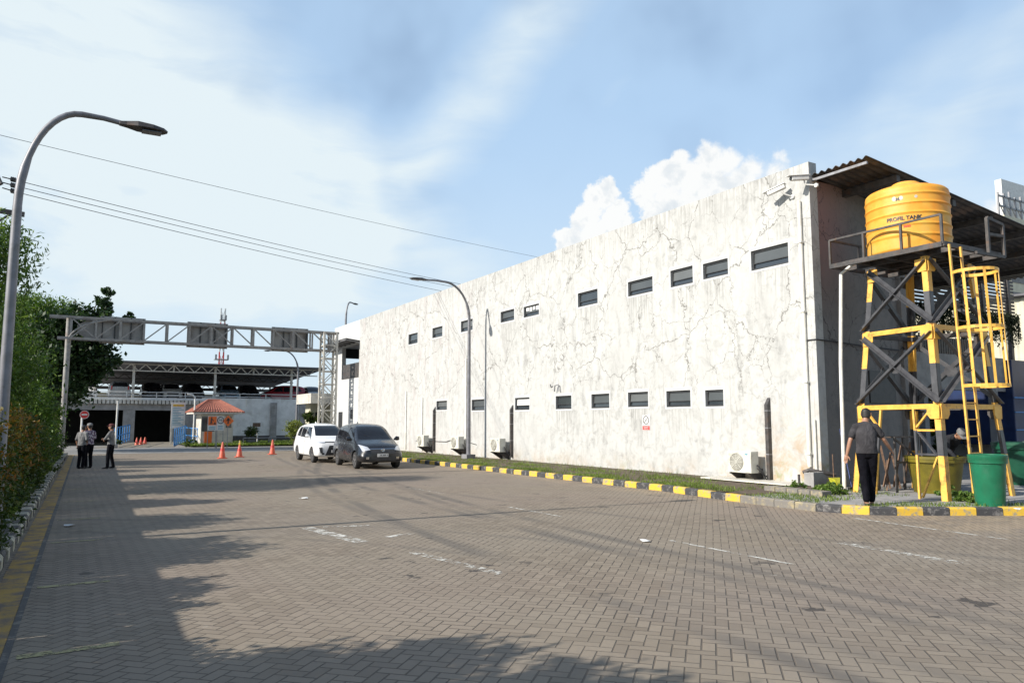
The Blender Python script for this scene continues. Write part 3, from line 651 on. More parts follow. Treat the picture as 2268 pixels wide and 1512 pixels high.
    if V0:
        patch('grille', [(-.42, .55), (.42, .55), (.46, .70), (-.46, .70)], (-1, 0, 0), 'black', .009)
        patch('grille_trim', [(-.47, .705), (.47, .705), (.48, .73), (-.48, .73)], (-1, 0, 0), 'chrome', .014)
        patch('bumper_intake', [(-.5, .3), (.5, .3), (.46, .44), (-.46, .44)], (-1, 0, 0), 'black', .007)
        for s_ in (1, -1): patch('bumper_lip', [(s_*.35, .25), (s_*.68, .27), (s_*.68, .32), (s_*.3, .30)], (-1, 0, 0), 'black', .02)
    else:
        patch('grille', [(-.28, .74), (.28, .74), (.46, .33), (-.46, .33)], (-1, 0, 0), 'black', .009)
        patch('upper_grille_bar', [(-.45, .86), (.45, .86), (.45, .90), (-.45, .90)], (-1, 0, 0), 'black', .009)
        for s_ in (1, -1): patch('bumper_vent', [(s_*.56, .42), (s_*.66, .42), (s_*.72, .66), (s_*.58, .66)], (-1, 0, 0), 'black', .009)
    if not simple:
        xf = x1
        e = MB(); e.tube([(xf+.012, .062*math.cos(a_), .70+.045*math.sin(a_)) for a_ in np.linspace(0, 2*math.pi, 21)], .009, 6); e.tube([(xf+.012, .025*math.cos(a_), .70+.043*math.sin(a_)) for a_ in np.linspace(0, 2*math.pi, 17)], .007, 6)
        e.tube([(xf+.012, .045*math.cos(a_), .718+.014*math.sin(a_)) for a_ in np.linspace(0, 2*math.pi, 17)], .006, 6)
        for v_ in range(len(e.v)): e.v[v_] = (e.v[v_][0]-(.02 if V0 else .0), e.v[v_][1], e.v[v_][2]-(.02 if V0 else -.1))
        e.build('emblem', 'chrome', t, smooth=60)
        p_ = MB(); p_.box((xf+.002, -.2, .44), (xf+.014, .2, .555)); pl = p_.build('number_plate', 'white', t)
        p_ = MB()
        for yy, w_ in ((-.16, .022), (-.10, .018), (-.07, .018), (-.04, .018), (-.01, .018), (.05, .018), (.085, .02)):
            p_.box((xf+.0141, -yy-w_/2, .475), (xf+.0165, -yy+w_/2, .53))
        p_.build('plate_characters', 'black', pl)
        for s_ in (1, -1):
            q = MB(); q.tube([(.86, s_*.80, 1.03+dz), (.84, s_*.9, 1.07+dz), (.82, s_*1.0, 1.07+dz)], [(.03, .03), (.07, .085), (.05, .07)], 12, xdir=(1, 0, 0)); q.build('mirror', paint, t, smooth=60)
            q = MB()
            for hx in (-.15, -1.0): q.tube([(hx, s_*.84, .86+dz), (hx+.08, s_*.868, .87+dz), (hx+.16, s_*.84, .86+dz)], .012, 6)
            q.build('door_handles', 'chrome' if V0 else paint, t, smooth=60)
            q = MB()
            for lx in (-.03, -.98, .93):      # door shut lines
                pts = []
                for zz in np.linspace(.34, .99+dz, 9):
                    hit = bvh.ray_cast(Vector((lx-(.12*(zz-.9) if lx > .5 else 0), s_*5, zz)), Vector((0, -s_, 0)))
                    if hit[0]: pts.append(hit[0]+hit[1]*.0005)
                q.tube(pts, .005, 5)
            q.build('door_gaps', 'black', t)
            patch('side_skirt', [(-.9, .26), (.9, .26), (.9, .31), (-.9, .31)], (0, -s_, 0), 'black', .01)
        q = MB(); q.tube([(1.1, .45, 1.105+dz), (1.0, .2, 1.2+dz)], .008, 5); q.tube([(1.12, -.1, 1.115+dz), (1.0, -.4, 1.2+dz)], .008, 5); q.build('wiper', 'black', t)
        q = MB(); q.add([(-1.5, -.02, 1.62+dz), (-1.5, .02, 1.62+dz), (-1.3, 0, 1.63+dz), (-1.5, 0, 1.71+dz)], [(0, 1, 2), (0, 2, 3), (1, 3, 2), (0, 3, 1)]); q.build('roof_aerial', paint, t)
    for wx in wheels:
        for s_ in (-1, 1):
            c = (wx, s_*.72, WR); w = MB(); w.lathe(c, [(WR*.62, -.09*s_), (WR*.92, -.1*s_), (WR, -.07*s_), (WR, .07*s_), (WR*.93, .1*s_), (WR*.66, .095*s_)], 28, 'y'); wh = w.build('wheel', 'rubber', t, smooth=35)
            w = MB()
            y0 = .098*s_
            w.lathe(c, [(WR*.70, y0*.9), (WR*.70, y0*1.04), (WR*.63, y0*1.04), (WR*.63, y0*.6)], 28, 'y', capb=False, capt=False); w.lathe(c, [(.05, y0*.8), (.045, y0*1.05), (.01, y0*1.08)], 12, 'y')
            for k_ in range(5):
                for da in (-.13, .13):
                    a_ = 2*math.pi*k_/5+.3; w.beam((c[0]+.03*math.cos(a_), c[1]+y0*.95, c[2]+.03*math.sin(a_)), (c[0]+WR*.66*math.cos(a_+da), c[1]+y0*.98, c[2]+WR*.66*math.sin(a_+da)), .022, .02, (0, 1, 0))
            w.build('rim', 'alloy', wh)
    return t
def place(o, x, y, z, yaw): o.location = (x, y, z); o.rotation_euler = (0, 0, yaw); return o
def copy_tree(o, parent=None, swap=None):
    c = o.copy(); col.objects.link(c); c.parent = parent
    if swap and o.type == 'MESH':
        for i, sl in enumerate(c.material_slots):
            if sl.material == swap[0]: sl.link = 'OBJECT'; sl.material = swap[1]
    for ch in [q for q in bpy.data.objects if q.parent == o]: copy_tree(ch, c, swap)
    return c
# ================================================================== ground, road, kerbs
Z3 = lambda p, z=0: (p[0], p[1], z)
MB().quad((-900, -300, -.02), (900, -300, -.02), (900, 1500, -.02), (-900, 1500, -.02)).build('ground', 'earth', kind='structure')
MB().quad((-.55, -8, 0), (40, -8, 0), (40, 46, 0), (-.55, 46, 0)).build('yard_paving', 'paving', kind='structure')
MB().quad((-60, 46, -.004), (60, 46, -.004), (60, 63, -.004), (-60, 63, -.004)).build('road', 'asphalt', kind='structure')
WX = 15.24
K = [(12.57, 45.5), (12.57, 30), (12.57, 14.2), (12.32, 12.3), (12.15, 10.7), (12.2, 9.35), (12.66, 8.52), (13.26, 8.18), (14.75, 7.28), (18, 5.4), (24, 1.9)]
# resample the kerb line
def resample(P, step):
    P = [Vector((*p, 0)) for p in P]; out = [P[0].copy()]; left = step
    for a, b in zip(P, P[1:]):
        L = (b-a).length; t = left
        while t <= L+1e-6: out.append(a.lerp(b, min(1, t/L))); t += step
        left = t-L
    return out
kp = resample(K, .4735); mb = MB()
for i, (a, b) in enumerate(zip(kp, kp[1:])):
    d = (b-a).normalized(); n = Vector((-d.y, d.x, 0)); n = n if n.x+n.y*.3 > 0 else -n
    if a.y < 14: n = Vector((d.y, -d.x, 0))*(-1 if Vector((d.y, -d.x, 0)).dot(Vector((.5, .5, 0))) < 0 else 1)
    gap = d*.006; h = .145+random.uniform(-.006, .006)
    y = a.y; bare = 9.95 < y < 11.7
    mb.k = 2 if bare else (i+1) % 2
    A, B_ = a+gap, b-gap; c_ = .025
    prof = [(0, 0), (0, h-c_), (c_, h), (.16, h), (.16, 0)]
    vs = [p+n*q[0]+Vector((0, 0, q[1])) for p in (A, B_) for q in prof]
    mb.add(vs, [(0,1,2,3,4), (9,8,7,6,5)]+[(j, j+5, (j+1) % 5+5, (j+1) % 5) for j in range(5)])
mb.build('kerb_beside_building', ['kerbyellow', 'kerbblack', 'kerbbare'], kind='structure', org=Vector((0, 0, 0)))
# grass verge along the building, raised ground, patio round the corner
vg = MB(); nV = 60
for i in range(nV):
    y0, y1 = 11.4+(45.4-11.4)*i/nV, 11.4+(45.4-11.4)*(i+1)/nV
    vg.quad((12.7, y0, .125), (14.4, y0, .17), (14.4, y1, .17), (12.7, y1, .125)); vg.quad((14.4, y0, .17), (WX-.02, y0, .20), (WX-.02, y1, .20), (14.4, y1, .17))
vg.build('grass_verge', 'soil', kind='structure')
pt = [(12.3, 11.4), (12.28, 10.7), (12.33, 9.45), (12.75, 8.67), (13.34, 8.32), (14.83, 7.43), (18.1, 5.55), (24.1, 2.05), (34, 2.05), (34, 24), (19.1, 24), (19.1, 11.72), (15.2, 11.72), (15.2, 11.4)]
MB().add([Z3(p, .13) for p in pt], [tuple(range(len(pt)))]).build('side_yard', 'concrete', kind='structure')
def inpoly(x, y, P):
    c = False; j = len(P)-1
    for i in range(len(P)):
        if (P[i][1] > y) != (P[j][1] > y) and x < (P[j][0]-P[i][0])*(y-P[i][1])/(P[j][1]-P[i][1])+P[i][0]: c = not c
        j = i
    return c
pts = []
n = 60000; xs = rng.uniform(12.74, WX, n); ys = 12.2+(45-12.2)*rng.random(n)**1.35
for x, y in zip(xs, ys):
    thin = 1-.85*min(1, max(0, (x-13.9)/.7))
    if y < 14.0: thin *= .12 if x > 13.6 else .8
    if rng.random() < thin*(.55+.45*math.sin(x*3.1+1.3*math.sin(y*1.7))): pts.append((x, y, .125+(x-12.7)*.026))
for _ in range(16000):
    x, y = rng.uniform(12.3, 17.5), rng.uniform(5.6, 11.6)
    dk = min(abs(x-a.x)+abs(y-a.y) for a in kp[55:]); near_k = dk < .95
    w_ = .9 if (x < 13.6 and 9.7 < y < 11.6) else (.0 if 9.0 < y < 9.75 and x < 15 else (.85 if near_k else (.25 if y > 9.6 and x < 15.4 else .02)))
    if inpoly(x, y, pt) and rng.random() < w_: pts.append((x, y, .13))
blades('verge_grass', pts, .055, .014, 'grass', kind='stuff', label='short green grass on the verge beside the white building', cat='grass')
# left side: gutter band, kerb blocks, verge
lx = lambda y: -.74+.0185*y
sx = lambda y: -.44+.0178*y
g_ = MB()
ys_ = np.linspace(-6, 45, 40)
for a, b in zip(ys_, ys_[1:]): g_.quad((lx(a)+.05, a, .006), (sx(a), a, .006), (sx(b), b, .006), (lx(b)+.05, b, .006))
g_.build('gutter_band', 'stripyellow', kind='structure')
g_ = MB()
for a, b in zip(ys_, ys_[1:]): g_.quad((sx(a)+.004, a, .005), (sx(a)+.055, a, .005), (sx(b)+.055, b, .005), (sx(b)+.004, b, .005))
g_.build('gutter_edge_line', 'kerbdark', kind='structure')
mb = MB(); y = -6.; i = 0
while y < 45:
    h = .16+random.uniform(-.01, .01); x = lx(y)+random.uniform(-.008, .008); mb.k = i % 2
    prof = [(x, 0), (x, h-.035), (x-.03, h), (x-.2, h), (x-.2, 0)]; y1 = y+.375
    vs = [(q[0], yy, q[1]) for yy in (y, y1) for q in prof]
    mb.add(vs, [(0,1,2,3,4), (9,8,7,6,5)]+[(j, (j+1) % 5, (j+1) % 5+5, j+5) for j in range(5)]); y += .387; i += 1
mb.build('kerb_beside_hedge', ['kerbcream', 'kerbdark'], kind='structure', org=Vector((0, 0, 0)))
MB().quad((-6, -6, .11), (lx(-6)-.15, -6, .11), (lx(45)-.15, 45, .11), (-6, 45, .11)).build('hedge_verge', 'soil', kind='structure')
pts = [(lx(y)-.2-abs(rng.normal())*.55, y, .11) for y in 4+41*rng.random(26000)**1.6]
blades('hedge_verge_grass', pts, .09, .014, 'grass', kind='stuff', label='grass strip between the hedge and the cream and black kerb', cat='grass')

# painted lines on the pavers
def line(a, b, w, m='line'):
    a, b = Vector((*a, .005)), Vector((*b, .005)); d = (b-a).normalized(); n = Vector((-d.y, d.x, 0))*w/2
    MB().quad(a-n, b-n, b+n, a+n).build('painted_line', m, kind='structure')
line((7.62, 18.3), (7.68, 16.3), .07, 'lineweak'); line((7.6, 13.1), (7.62, 11.3), .07); line((7.42, 8.25), (7.42, 6.1), .06); line((11.88, 8.5), (11.62, 5.9), .07)
line((3.35, 12.15), (3.62, 10.3), .22); line((3.6, 12.1), (4.3, 11.9), .12, 'lineweak'); line((4.1, 10.55), (4.55, 10.75), .14); line((4.45, 16.85), (4.62, 16.85), .16)
line((3.9, 9.2), (4.2, 7.4), .14, 'lineweak'); line((9.3, 6.9), (9.2, 5.2), .2, 'lineweak')
for yy, w_ in ((6.55, .11), (9.15, .1), (12.4, .07), (15.2, .07), (18.6, .08), (22, .07)): line((sx(yy)+.1, yy), (sx(yy)+.75, yy+.02), w_, 'yline')

# ================================================================== the long white building
wins = []
for k_, L in enumerate((UPW, LOW)):
    for a in L:
        p, q = onX(a[0], a[1], WX), onX(a[2], a[3], WX); wins.append((q.y, p.y, q.z, p.z, k_))
YN, YE, YF, WT = 11.72, 44.6, 49.7, 7.98
bd = empty('warehouse_building', (WX, 28, 0), 'long white two storey building with cracked stained render and small high windows', 'building')
ycuts = sorted({YN, YE} | {round(v, 4) for w in wins for v in w[:2]}); zc = sorted({0., WT} | {round(v, 4) for w in wins for v in w[2:4]})
# merge coordinates into a grid of wall faces with true openings
mb = MB()
cols = list(zip(ycuts, ycuts[1:]))
for y0, y1 in cols:
    ym = (y0+y1)/2; holes = sorted([(w[2], w[3]) for w in wins if w[0]-1e-4 < ym < w[1]+1e-4]); z0 = 0.
    for a, b in holes+[(WT, WT)]:
        if a > z0: mb.quad((WX, y0, z0), (WX, y1, z0), (WX, y1, a), (WX, y0, a))
        z0 = b
for w in wins:   # reveals
    y0, y1, z0, z1 = w[:4]; d = .16
    for q in (((WX, y0, z0), (WX, y1, z0), (WX+d, y1, z0), (WX+d, y0, z0)), ((WX, y0, z1), (WX, y1, z1), (WX+d, y1, z1), (WX+d, y0, z1)),
              ((WX, y0, z0), (WX, y0, z1), (WX+d, y0, z1), (WX+d, y0, z0)), ((WX, y1, z0), (WX, y1, z1), (WX+d, y1, z1), (WX+d, y1, z0))): mb.quad(*q)
mb.quad((WX, YN, WT), (WX, YE, WT), (WX+.28, YE, WT), (WX+.28, YN, WT)); mb.quad((WX+.28, YN, 0), (WX+.28, YE, 0), (WX+.28, YE, WT), (WX+.28, YN, WT))
mb.quad((WX, YN, 0), (WX+.28, YN, 0), (WX+.28, YN, WT), (WX, YN, WT)); mb.quad((WX, YE, 6.5), (WX+.28, YE, 6.5), (WX+.28, YE, WT), (WX, YE, WT))
mb.build('front_wall', 'facade', bd)
# far end section with recessed balcony
mb = MB(); z1, z2 = 4.42, 6.5
mb.box((WX, YE+.002, 0), (WX+.25, YF, z1)); mb.box((WX, YE+.002, z2), (WX+.25, YF, WT)); mb.box((WX+.001, 48.0, z1), (WX+.25, YF, z2))
mb.box((WX+.25, YE+.3, 6.6), (20, YF, WT-.15)); mb.box((WX+.25, YF-.2, 0), (20, YF, 5.3)); mb.box((WX+.25, YF-.2, 5.3), (WX+.6, YF, 6.6)); mb.box((18, YF-.2, 5.3), (18.3, YF, 6.6)); mb.build('end_section_wall', 'plaster', bd)
mb = MB(); mb.box((WX+.05, YE+.05, z1), (WX+.09, 47.9, z1+.95)); mb.build('balcony_panel', 'darksteel', bd)
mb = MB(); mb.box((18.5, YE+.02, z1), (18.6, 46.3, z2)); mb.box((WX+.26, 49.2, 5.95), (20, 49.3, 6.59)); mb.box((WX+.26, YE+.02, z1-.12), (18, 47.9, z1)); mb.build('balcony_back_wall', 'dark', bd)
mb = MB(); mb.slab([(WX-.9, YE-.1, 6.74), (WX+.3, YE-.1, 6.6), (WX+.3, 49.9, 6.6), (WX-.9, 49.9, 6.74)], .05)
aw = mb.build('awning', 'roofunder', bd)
mb = MB()
for yy in np.linspace(YE, 49.8, 7): mb.beam((WX-.88, yy, 6.69), (WX+.0, yy, 6.58), .05)
mb.beam((WX-.88, YE-.1, 6.69), (WX-.88, 49.9, 6.69), .06); mb.build('awning_rafters', 'steel', aw)
mb = MB(); mb.box((WX-.02, 47.6, .2), (WX+.05, 48.4, 2.35)); mb.build('end_door', 'black', bd); mb = MB(); mb.box((WX-.02, 45.6, 1.9), (WX+.04, 46.0, 2.5)); mb.build('end_vent', 'black', bd)
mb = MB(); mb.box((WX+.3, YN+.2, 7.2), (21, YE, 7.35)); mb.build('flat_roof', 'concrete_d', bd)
# north end wall under the canopy
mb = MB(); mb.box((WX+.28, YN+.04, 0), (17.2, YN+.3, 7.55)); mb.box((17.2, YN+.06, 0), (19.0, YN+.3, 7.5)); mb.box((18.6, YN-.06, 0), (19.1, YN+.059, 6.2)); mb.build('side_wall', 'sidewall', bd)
mb = MB(); mb.box((17.25, YN+.02, 2.15), (18.3, YN+.059, 2.95)); mb.build('side_window', 'black', bd)
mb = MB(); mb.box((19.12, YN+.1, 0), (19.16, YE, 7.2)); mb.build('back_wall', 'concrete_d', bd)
for k_, w in enumerate(wins):
    y0, y1, z0, z1, lowr = w; up_ = not lowr; f = MB(); x = WX+.045; t_ = .05
    f.box((x, y0, z0), (x+.06, y0+t_, z1)); f.box((x, y1-t_, z0), (x+.06, y1, z1)); f.box((x, y0+t_, z0), (x+.06, y1-t_, z0+t_)); f.box((x, y0+t_, z1-t_), (x+.06, y1-t_, z1))
    f.box((x+.005, y0+t_, z0+.33*(z1-z0)), (x+.055, y1-t_, z0+.33*(z1-z0)+.025))
    wf = f.build('window', 'black', bd)
    zm = z0+.33*(z1-z0)+.025
    p = MB(); p.slab([(x+.028, y0+t_, zm), (x+.028, y1-t_, zm), (x+.045, y1-t_, z1-t_), (x+.045, y0+t_, z1-t_)], -.01); p.build('upper_pane', 'white' if k_ == 15 else ('pane', 'pane', 'pane2', 'pane', 'pane3')[k_ % 5], wf)
    p = MB(); p.slab([(x+.045, y0+t_, z0+t_), (x+.045, y1-t_, z0+t_), (x+.05, y1-t_, zm-.03), (x+.05, y0+t_, zm-.03)], -.01); p.build('lower_pane', 'glass', wf)
    s_ = MB(); e = .06; X0 = WX-.006
    s_.box((X0, y0-e, z0-e), (WX+.002, y1+e, z0)); s_.box((X0, y0-e, z1), (WX+.002, y1+e, z1+e*1.6)); s_.box((X0, y0-e, z0), (WX+.002, y0, z1)); s_.box((X0, y1, z0), (WX+.002, y1+e, z1))
    s_.build('plaster_surround', 'plaster', wf)
    if k_ == 5:   # papers behind the glass of the sixth upper window
        p = MB()
        for q in range(4): p.box((x+.012, y0+.12+q*.24, zm+.05+.03*(q % 2)), (x+.018, y0+.3+q*.24, zm+.26))
        p.build('papers', 'paper', wf)
# corner downpipes and seams
mb = MB(); P_ = [(WX-.05, 12.0, .62), (WX-.05, 12.0, 7.05)]; mb.tube(P_, .05, 12)
for zz in (.9, 2.6, 4.3, 6.0): mb.box((WX-.12, 11.93, zz), (WX, 12.07, zz+.04))
mb.build('downpipe', 'pvc', bd, smooth=50)
mb = MB(); mb.tube([(WX-.04, 11.83, .5), (WX-.04, 11.83, 1.72)], .032, 10); mb.build('short_pipe', 'pvc', bd, smooth=50)
mb = MB(); mb.tube([(WX-.015, 11.95, 3.62), (WX-.02, 11.7, 3.62), (16.0, 11.7, 3.6), (17.0, 11.7, 3.55), (19, 11.7, 3.5)], .018, 6); mb.build('wall_cable', 'cablem', bd, smooth=60)
mb = MB(); mb.tube([(WX-.02, 35.6, .75), (WX-.03, 32, .78), (WX-.03, 31, .95), (WX-.03, 29, .72)], .012, 6); mb.build('wall_cable', 'cablem', bd, smooth=60)
mb = MB(); mb.box((14.5, 11.9, .2), (WX-.001, 14.9, .235)); mb.build('plinth_slab', 'cream', bd)
for (py, z0, z1, w_) in ((36.9, .3, 3.3, .05), (33.9+.9, .3, 2.9, .05), (30.0, .3, 4.5, .05)):
    mb = MB(); mb.box((WX-.06, py-w_, z0), (WX, py+w_, z1)); mb.build('cable_duct', 'pvc', bd)
mb = MB()
for q in range(4): mb.tube([(WX-.035, 29.7, .3+q*1.3), (WX-.035, 29.7, 1.6+q*1.3)], .03, 8)
mb.build('downpipe', 'steel', bd, smooth=50)
mb = MB(); mb.tube([(WX-.1, 22.8, 2.78), (WX-.12, 22.75, 2.98), (WX-.08, 22.6, 3.02), (WX-.08, 22.55, 2.78)], .025, 8); mb.tube([(WX-.02, 23.15, 2.95), (WX-.12, 23.05, 3.05)], .02, 6); mb.build('vent_pipe', 'steel', bd, smooth=50)

# canopy over the side yard
cn = empty('side_canopy', (19, 10.9, 7.0), 'corrugated metal canopy roof beside the white building, above the yellow water tank', 'canopy')
mb = MB(); nx = 34; X0_, X1_ = 15.32, 27.0; Y0_, Y1_ = 10.2, 15.5; ny = 216
vs = []; fs = []
for i in range(ny+1):
    yy = Y0_+(Y1_-Y0_)*i/ny; zz = .03*math.sin(2*math.pi*i/8)
    for X_ in (X0_, X1_): vs.append((X_, yy, 7.66-.105*(X_-X0_)+zz))
for i in range(ny): fs.append((2*i, 2*i+1, 2*i+3, 2*i+2))
off = len(vs); vs += [(a, b, c-.012) for a, b, c in vs]; fs += [tuple(q+off for q in reversed(f)) for f in fs]
fs += [(0, off, off+1, 1)]+[(2*i, 2*i+2, 2*i+2+off, 2*i+off) for i in range(ny)]
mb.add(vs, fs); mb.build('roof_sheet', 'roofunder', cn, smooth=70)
for bx in (16.6, 18.9, 20.6, 22.3, 24.0, 25.8):
    mb = MB(); zz = 7.66-.105*(bx-X0_)-.13; mb.box((bx-.07, Y0_+.1, zz-.1), (bx+.07, Y1_, zz+.06)); mb.build('roof_beam', 'darksteel', cn)
mb = MB(); mb.box((15.34, Y0_+.05, 7.5), (15.39, 11.7, 7.56)); mb.build('edge_angle', 'steel', cn)
for px_, py_ in ((19.4, 15.2), (26.4, 10.6), (23, 15.2)):
    mb = MB(); mb.box((px_-.08, py_-.08, .13), (px_+.08, py_+.08, 6.2)); mb.build('post', 'darksteel', cn)

# ------------------------------------------------------------------ air conditioners on the wall
def ac(y0, zb, lab, big=True):
    t = empty('air_conditioner', (14.9, y0, zb), lab, 'air conditioner', 'outdoor air conditioner units along the white wall'); w, h, dp = .78, .54, .28; x = 14.72
    mb = MB(); mb.box((x, y0, zb), (x+dp, y0+w, zb+h)); mb.build('casing', 'acwhite', t, bevel=.015)
    mb = MB(); mb.lathe((x-.012, y0+w*.60, zb+h*.5), [(.225, 0), (.215, .014)], 32, 'x'); gr = mb.build('fan_grille', 'acgrill', t, smooth=30)
    mb = MB()
    for r_ in (.05, .09, .13, .17, .21): mb.tube([(x-.018, y0+w*.60+r_*math.cos(a), zb+h*.5+r_*math.sin(a)) for a in np.linspace(0, 2*math.pi, 25)], .005, 5)
    for a in np.linspace(0, math.pi, 5)[:-1]: mb.beam((x-.018, y0+w*.6-.22*math.cos(a), zb+h*.5-.22*math.sin(a)), (x-.018, y0+w*.6+.22*math.cos(a), zb+h*.5+.22*math.sin(a)), .008)
    mb.build('guard_wires', 'acwhite', gr)
    mb = MB(); mb.slab([(x-.004, y0+.14, zb+h-.1), (x-.004, y0+.2, zb+h-.06), (x-.004, y0+.08, zb+h-.06)], .003); mb.build('sticker', 'sticker', t)
    for yy in (y0+.1, y0+w-.1): mb = MB(); mb.beam((x-.02, yy, zb-.02), (WX, yy, zb-.02), .035); mb.slab([(x+.02, yy, zb-.03), (WX, yy, zb-.03), (WX, yy, zb-.34)], .025); mb.beam((WX-.02, yy, zb-.35), (WX-.02, yy, zb+.1), .035); mb.build('bracket', 'darksteel', t)
    mb = MB(); a0 = Vector((x+.2, y0-.02, zb+.2))
    mb.tube([a0, a0+Vector((.04, -.1, -.12)), a0+Vector((.15, -.12, -.3)), a0+Vector((.3, -.1, -.2)), a0+Vector((.31, -.12, .2))], .022, 7); mb.tube([a0+Vector((0, 0, -.08)), a0+Vector((.06, -.13, -.22)), a0+Vector((.25, -.06, -.36))], .014, 6)
    mb.build('hose', 'cablem', t, smooth=60); return t
ac(13.37, .40, 'large clean air conditioner unit nearest the corner of the white wall, near the tower')
ac(26.1, .50, 'air conditioner unit on the white wall between the lamp post and the no smoking sign')
ac(29.75, .52, 'air conditioner unit on the white wall right behind the foot of the lamp post')
ac(33.5, .52, 'farthest free air conditioner unit on the wall, just beyond the dark car')
for yy, z0, z1, lb in ((13.19, .2, 2.28, 'tall black pipe cover with pointed top beside the large air conditioner'), (25.95, .3, 2.35, 'black pipe cover running up the wall by the middle air conditioner'), (33.3, .3, 2.42, 'black pipe cover running up the wall near the dark car')):
    t = empty('pipe_cover', (WX, yy, z0), lb, 'pipe cover', 'black pipe covers on the white wall')
    mb = MB(); mb.add([(WX-.12, yy-.05, z0), (WX, yy-.05, z0), (WX, yy+.05, z0), (WX-.12, yy+.05, z0), (WX-.12, yy-.05, z1-.18), (WX, yy-.05, z1), (WX, yy+.05, z1), (WX-.12, yy+.05, z1-.18)], [(0,3,2,1),(4,5,6,7),(0,1,5,4),(1,2,6,5),(2,3,7,6),(3,0,4,7)]); mb.build('cover', 'darksteel', t)
    mb = MB()
    for q in (.35, .7, .93): mb.box((WX-.127, yy-.054, z0+(z1-z0)*q*.9), (WX, yy+.054, z0+(z1-z0)*q*.9+.025))
    mb.build('clip', 'steel', t)
# no smoking sign
t = empty('no_smoking_sign', (WX-.01, 17.9, 1.43), 'small white no smoking sign with red panel on the white wall', 'sign')
mb = MB(); mb.box((WX-.012, 17.73, 1.43), (WX-.004, 18.07, 1.88)); mb.build('plate', 'white', t)
mb = MB(); mb.box((WX-.015, 17.74, 1.44), (WX-.012, 18.06, 1.56)); mb.build('red_panel', 'signred', t)
mb = MB(); mb.tube([(WX-.016, 17.9+.125*math.cos(a), 1.73+.125*math.sin(a)) for a in np.linspace(0, 2*math.pi, 29)], .011, 6); mb.beam((WX-.017, 17.99, 1.645), (WX-.017, 17.81, 1.815), .016, .006); mb.beam((WX-.015, 17.82, 1.71), (WX-.015, 17.97, 1.74), .02, .005); mb.build('prohibition_mark', 'black', t)
mb = MB()
for q, txt in ((1.52, 'DILARANG'), (1.475, 'MEROKOK')):
    vs, fs = textmesh(txt, .045, .001); mb.add([(WX-.0165-v.z, 17.9-v.x, q+v.y) for v in vs], fs)
mb.build('lettering', 'white', t)
# cctv cameras
def cctv(p, d, lab):
    t = empty('security_camera', p, lab, 'camera', 'white security cameras at the building corner'); p = Vector(p); d = Vector(d).normalized(); s_ = d.cross(Vector((0, 0, 1))).normalized(); u = s_.cross(d)
    mb = MB(); mb.beam(p-d*.22, p+d*.24, .11, .1); mb.build('housing', 'white', t, bevel=.012)
    mb = MB(); mb.beam(p-d*.24+u*.065, p+d*.34+u*.065, .15, .015); mb.build('sun_hood', 'white', t)
    mb = MB(); mb.tube([p+d*.24, p+d*.262], .042, 14); mb.build('lens', 'black', t)
    mb = MB(); q = Vector((WX-.02, p.y-.25, p.z-.2)); mb.tube([p-d*.1-u*.05, p-d*.12-u*.16, q], .02, 8); mb.lathe((WX-.05, q.y, q.z), [(.05, 0), (.05, .05)], 14, 'x'); mb.build('bracket', 'white', t, smooth=50)
cctv((14.95, 12.45, 7.42), (-.35, 1, -.28), 'white bullet security camera pointing along the wall, left of the pair')
cctv((14.95, 11.75, 7.52), (-1, .35, -.12), 'white security camera on the very corner of the building, right of the pair')

# ------------------------------------------------------------------ street lamps
def lamp(base, h, arm, lab, r0=.105, adir=(1, 0), cat='street lamp', headl=.62):
    t = empty('street_lamp', base, lab, cat, 'curved arm street lamps'); b = Vector(base); a = Vector((*adir, 0)).normalized()
    sh = h-1.5; mb = MB(); mb.tube([b, b+Vector((0, 0, sh*.5)), b+Vector((0, 0, sh))], [r0, r0*.82, r0*.68], 12); mb.build('post', 'pole', t, smooth=60)
    P0 = b+Vector((0, 0, sh)); pts = []; rx_, rz_ = arm*.56, h-sh
    for i in range(13):
        q = math.pi/2*i/12; pts.append(P0+a*rx_*(1-math.cos(q))+Vector((0, 0, rz_*math.sin(q))))
    e = pts[-1]; pts += [e+a*(arm*.22)+Vector((0, 0, .0)), e+a*(arm*.44)+Vector((0, 0, -.03))]
    mb = MB(); mb.tube(pts, [r0*.66]*4+[r0*.5]*9+[r0*.42, r0*.42], 12); mb.build('arm', 'pole', t, smooth=60)
    c = pts[-1]; s_ = a.cross(Vector((0, 0, 1))); L = headl
    def sec(f, w, z0, z1):
        z0, z1 = z0*.65, z1*.65
        return [c+a*L*f-s_*w+Vector((0, 0, z0)), c+a*L*f+s_*w+Vector((0, 0, z0)), c+a*L*f+s_*w*.8+Vector((0, 0, z1)), c+a*L*f-s_*w*.8+Vector((0, 0, z1))]
    S = [sec(-.12, .05, -.04, .04), sec(.05, .07, -.05, .06), sec(.3, .14, -.06, .075), sec(.65, .15, -.06, .05), sec(.9, .11, -.05, .02), sec(1.0, .04, -.04, -.01)]
    vs = [v for q in S for v in q]; fs = [(i*4+j, i*4+(j+1) % 4, (i+1)*4+(j+1) % 4, (i+1)*4+j) for i in range(5) for j in range(4)]+[(3, 2, 1, 0), (20, 21, 22, 23)]
    mb = MB(); mb.add(vs, fs); hd = mb.build('lamp_head', 'darksteel', t, bevel=.008)
    mb = MB(); mb.beam(c+a*L*.4+Vector((0, 0, -.066)), c+a*L*.85+Vector((0, 0, -.062)), .18, .01); mb.build('lens', 'glass', hd)
    mb = MB(); mb.tube([b, b+Vector((0, 0, .03))], r0*2.1, 4); mb.build('base_plate', 'darksteel', t); return t
lamp((-.78, 12.5, .11), 6.08, 1.28, 'nearest grey street lamp rising out of the hedge on the left, arm over the yard', .088, headl=.6)
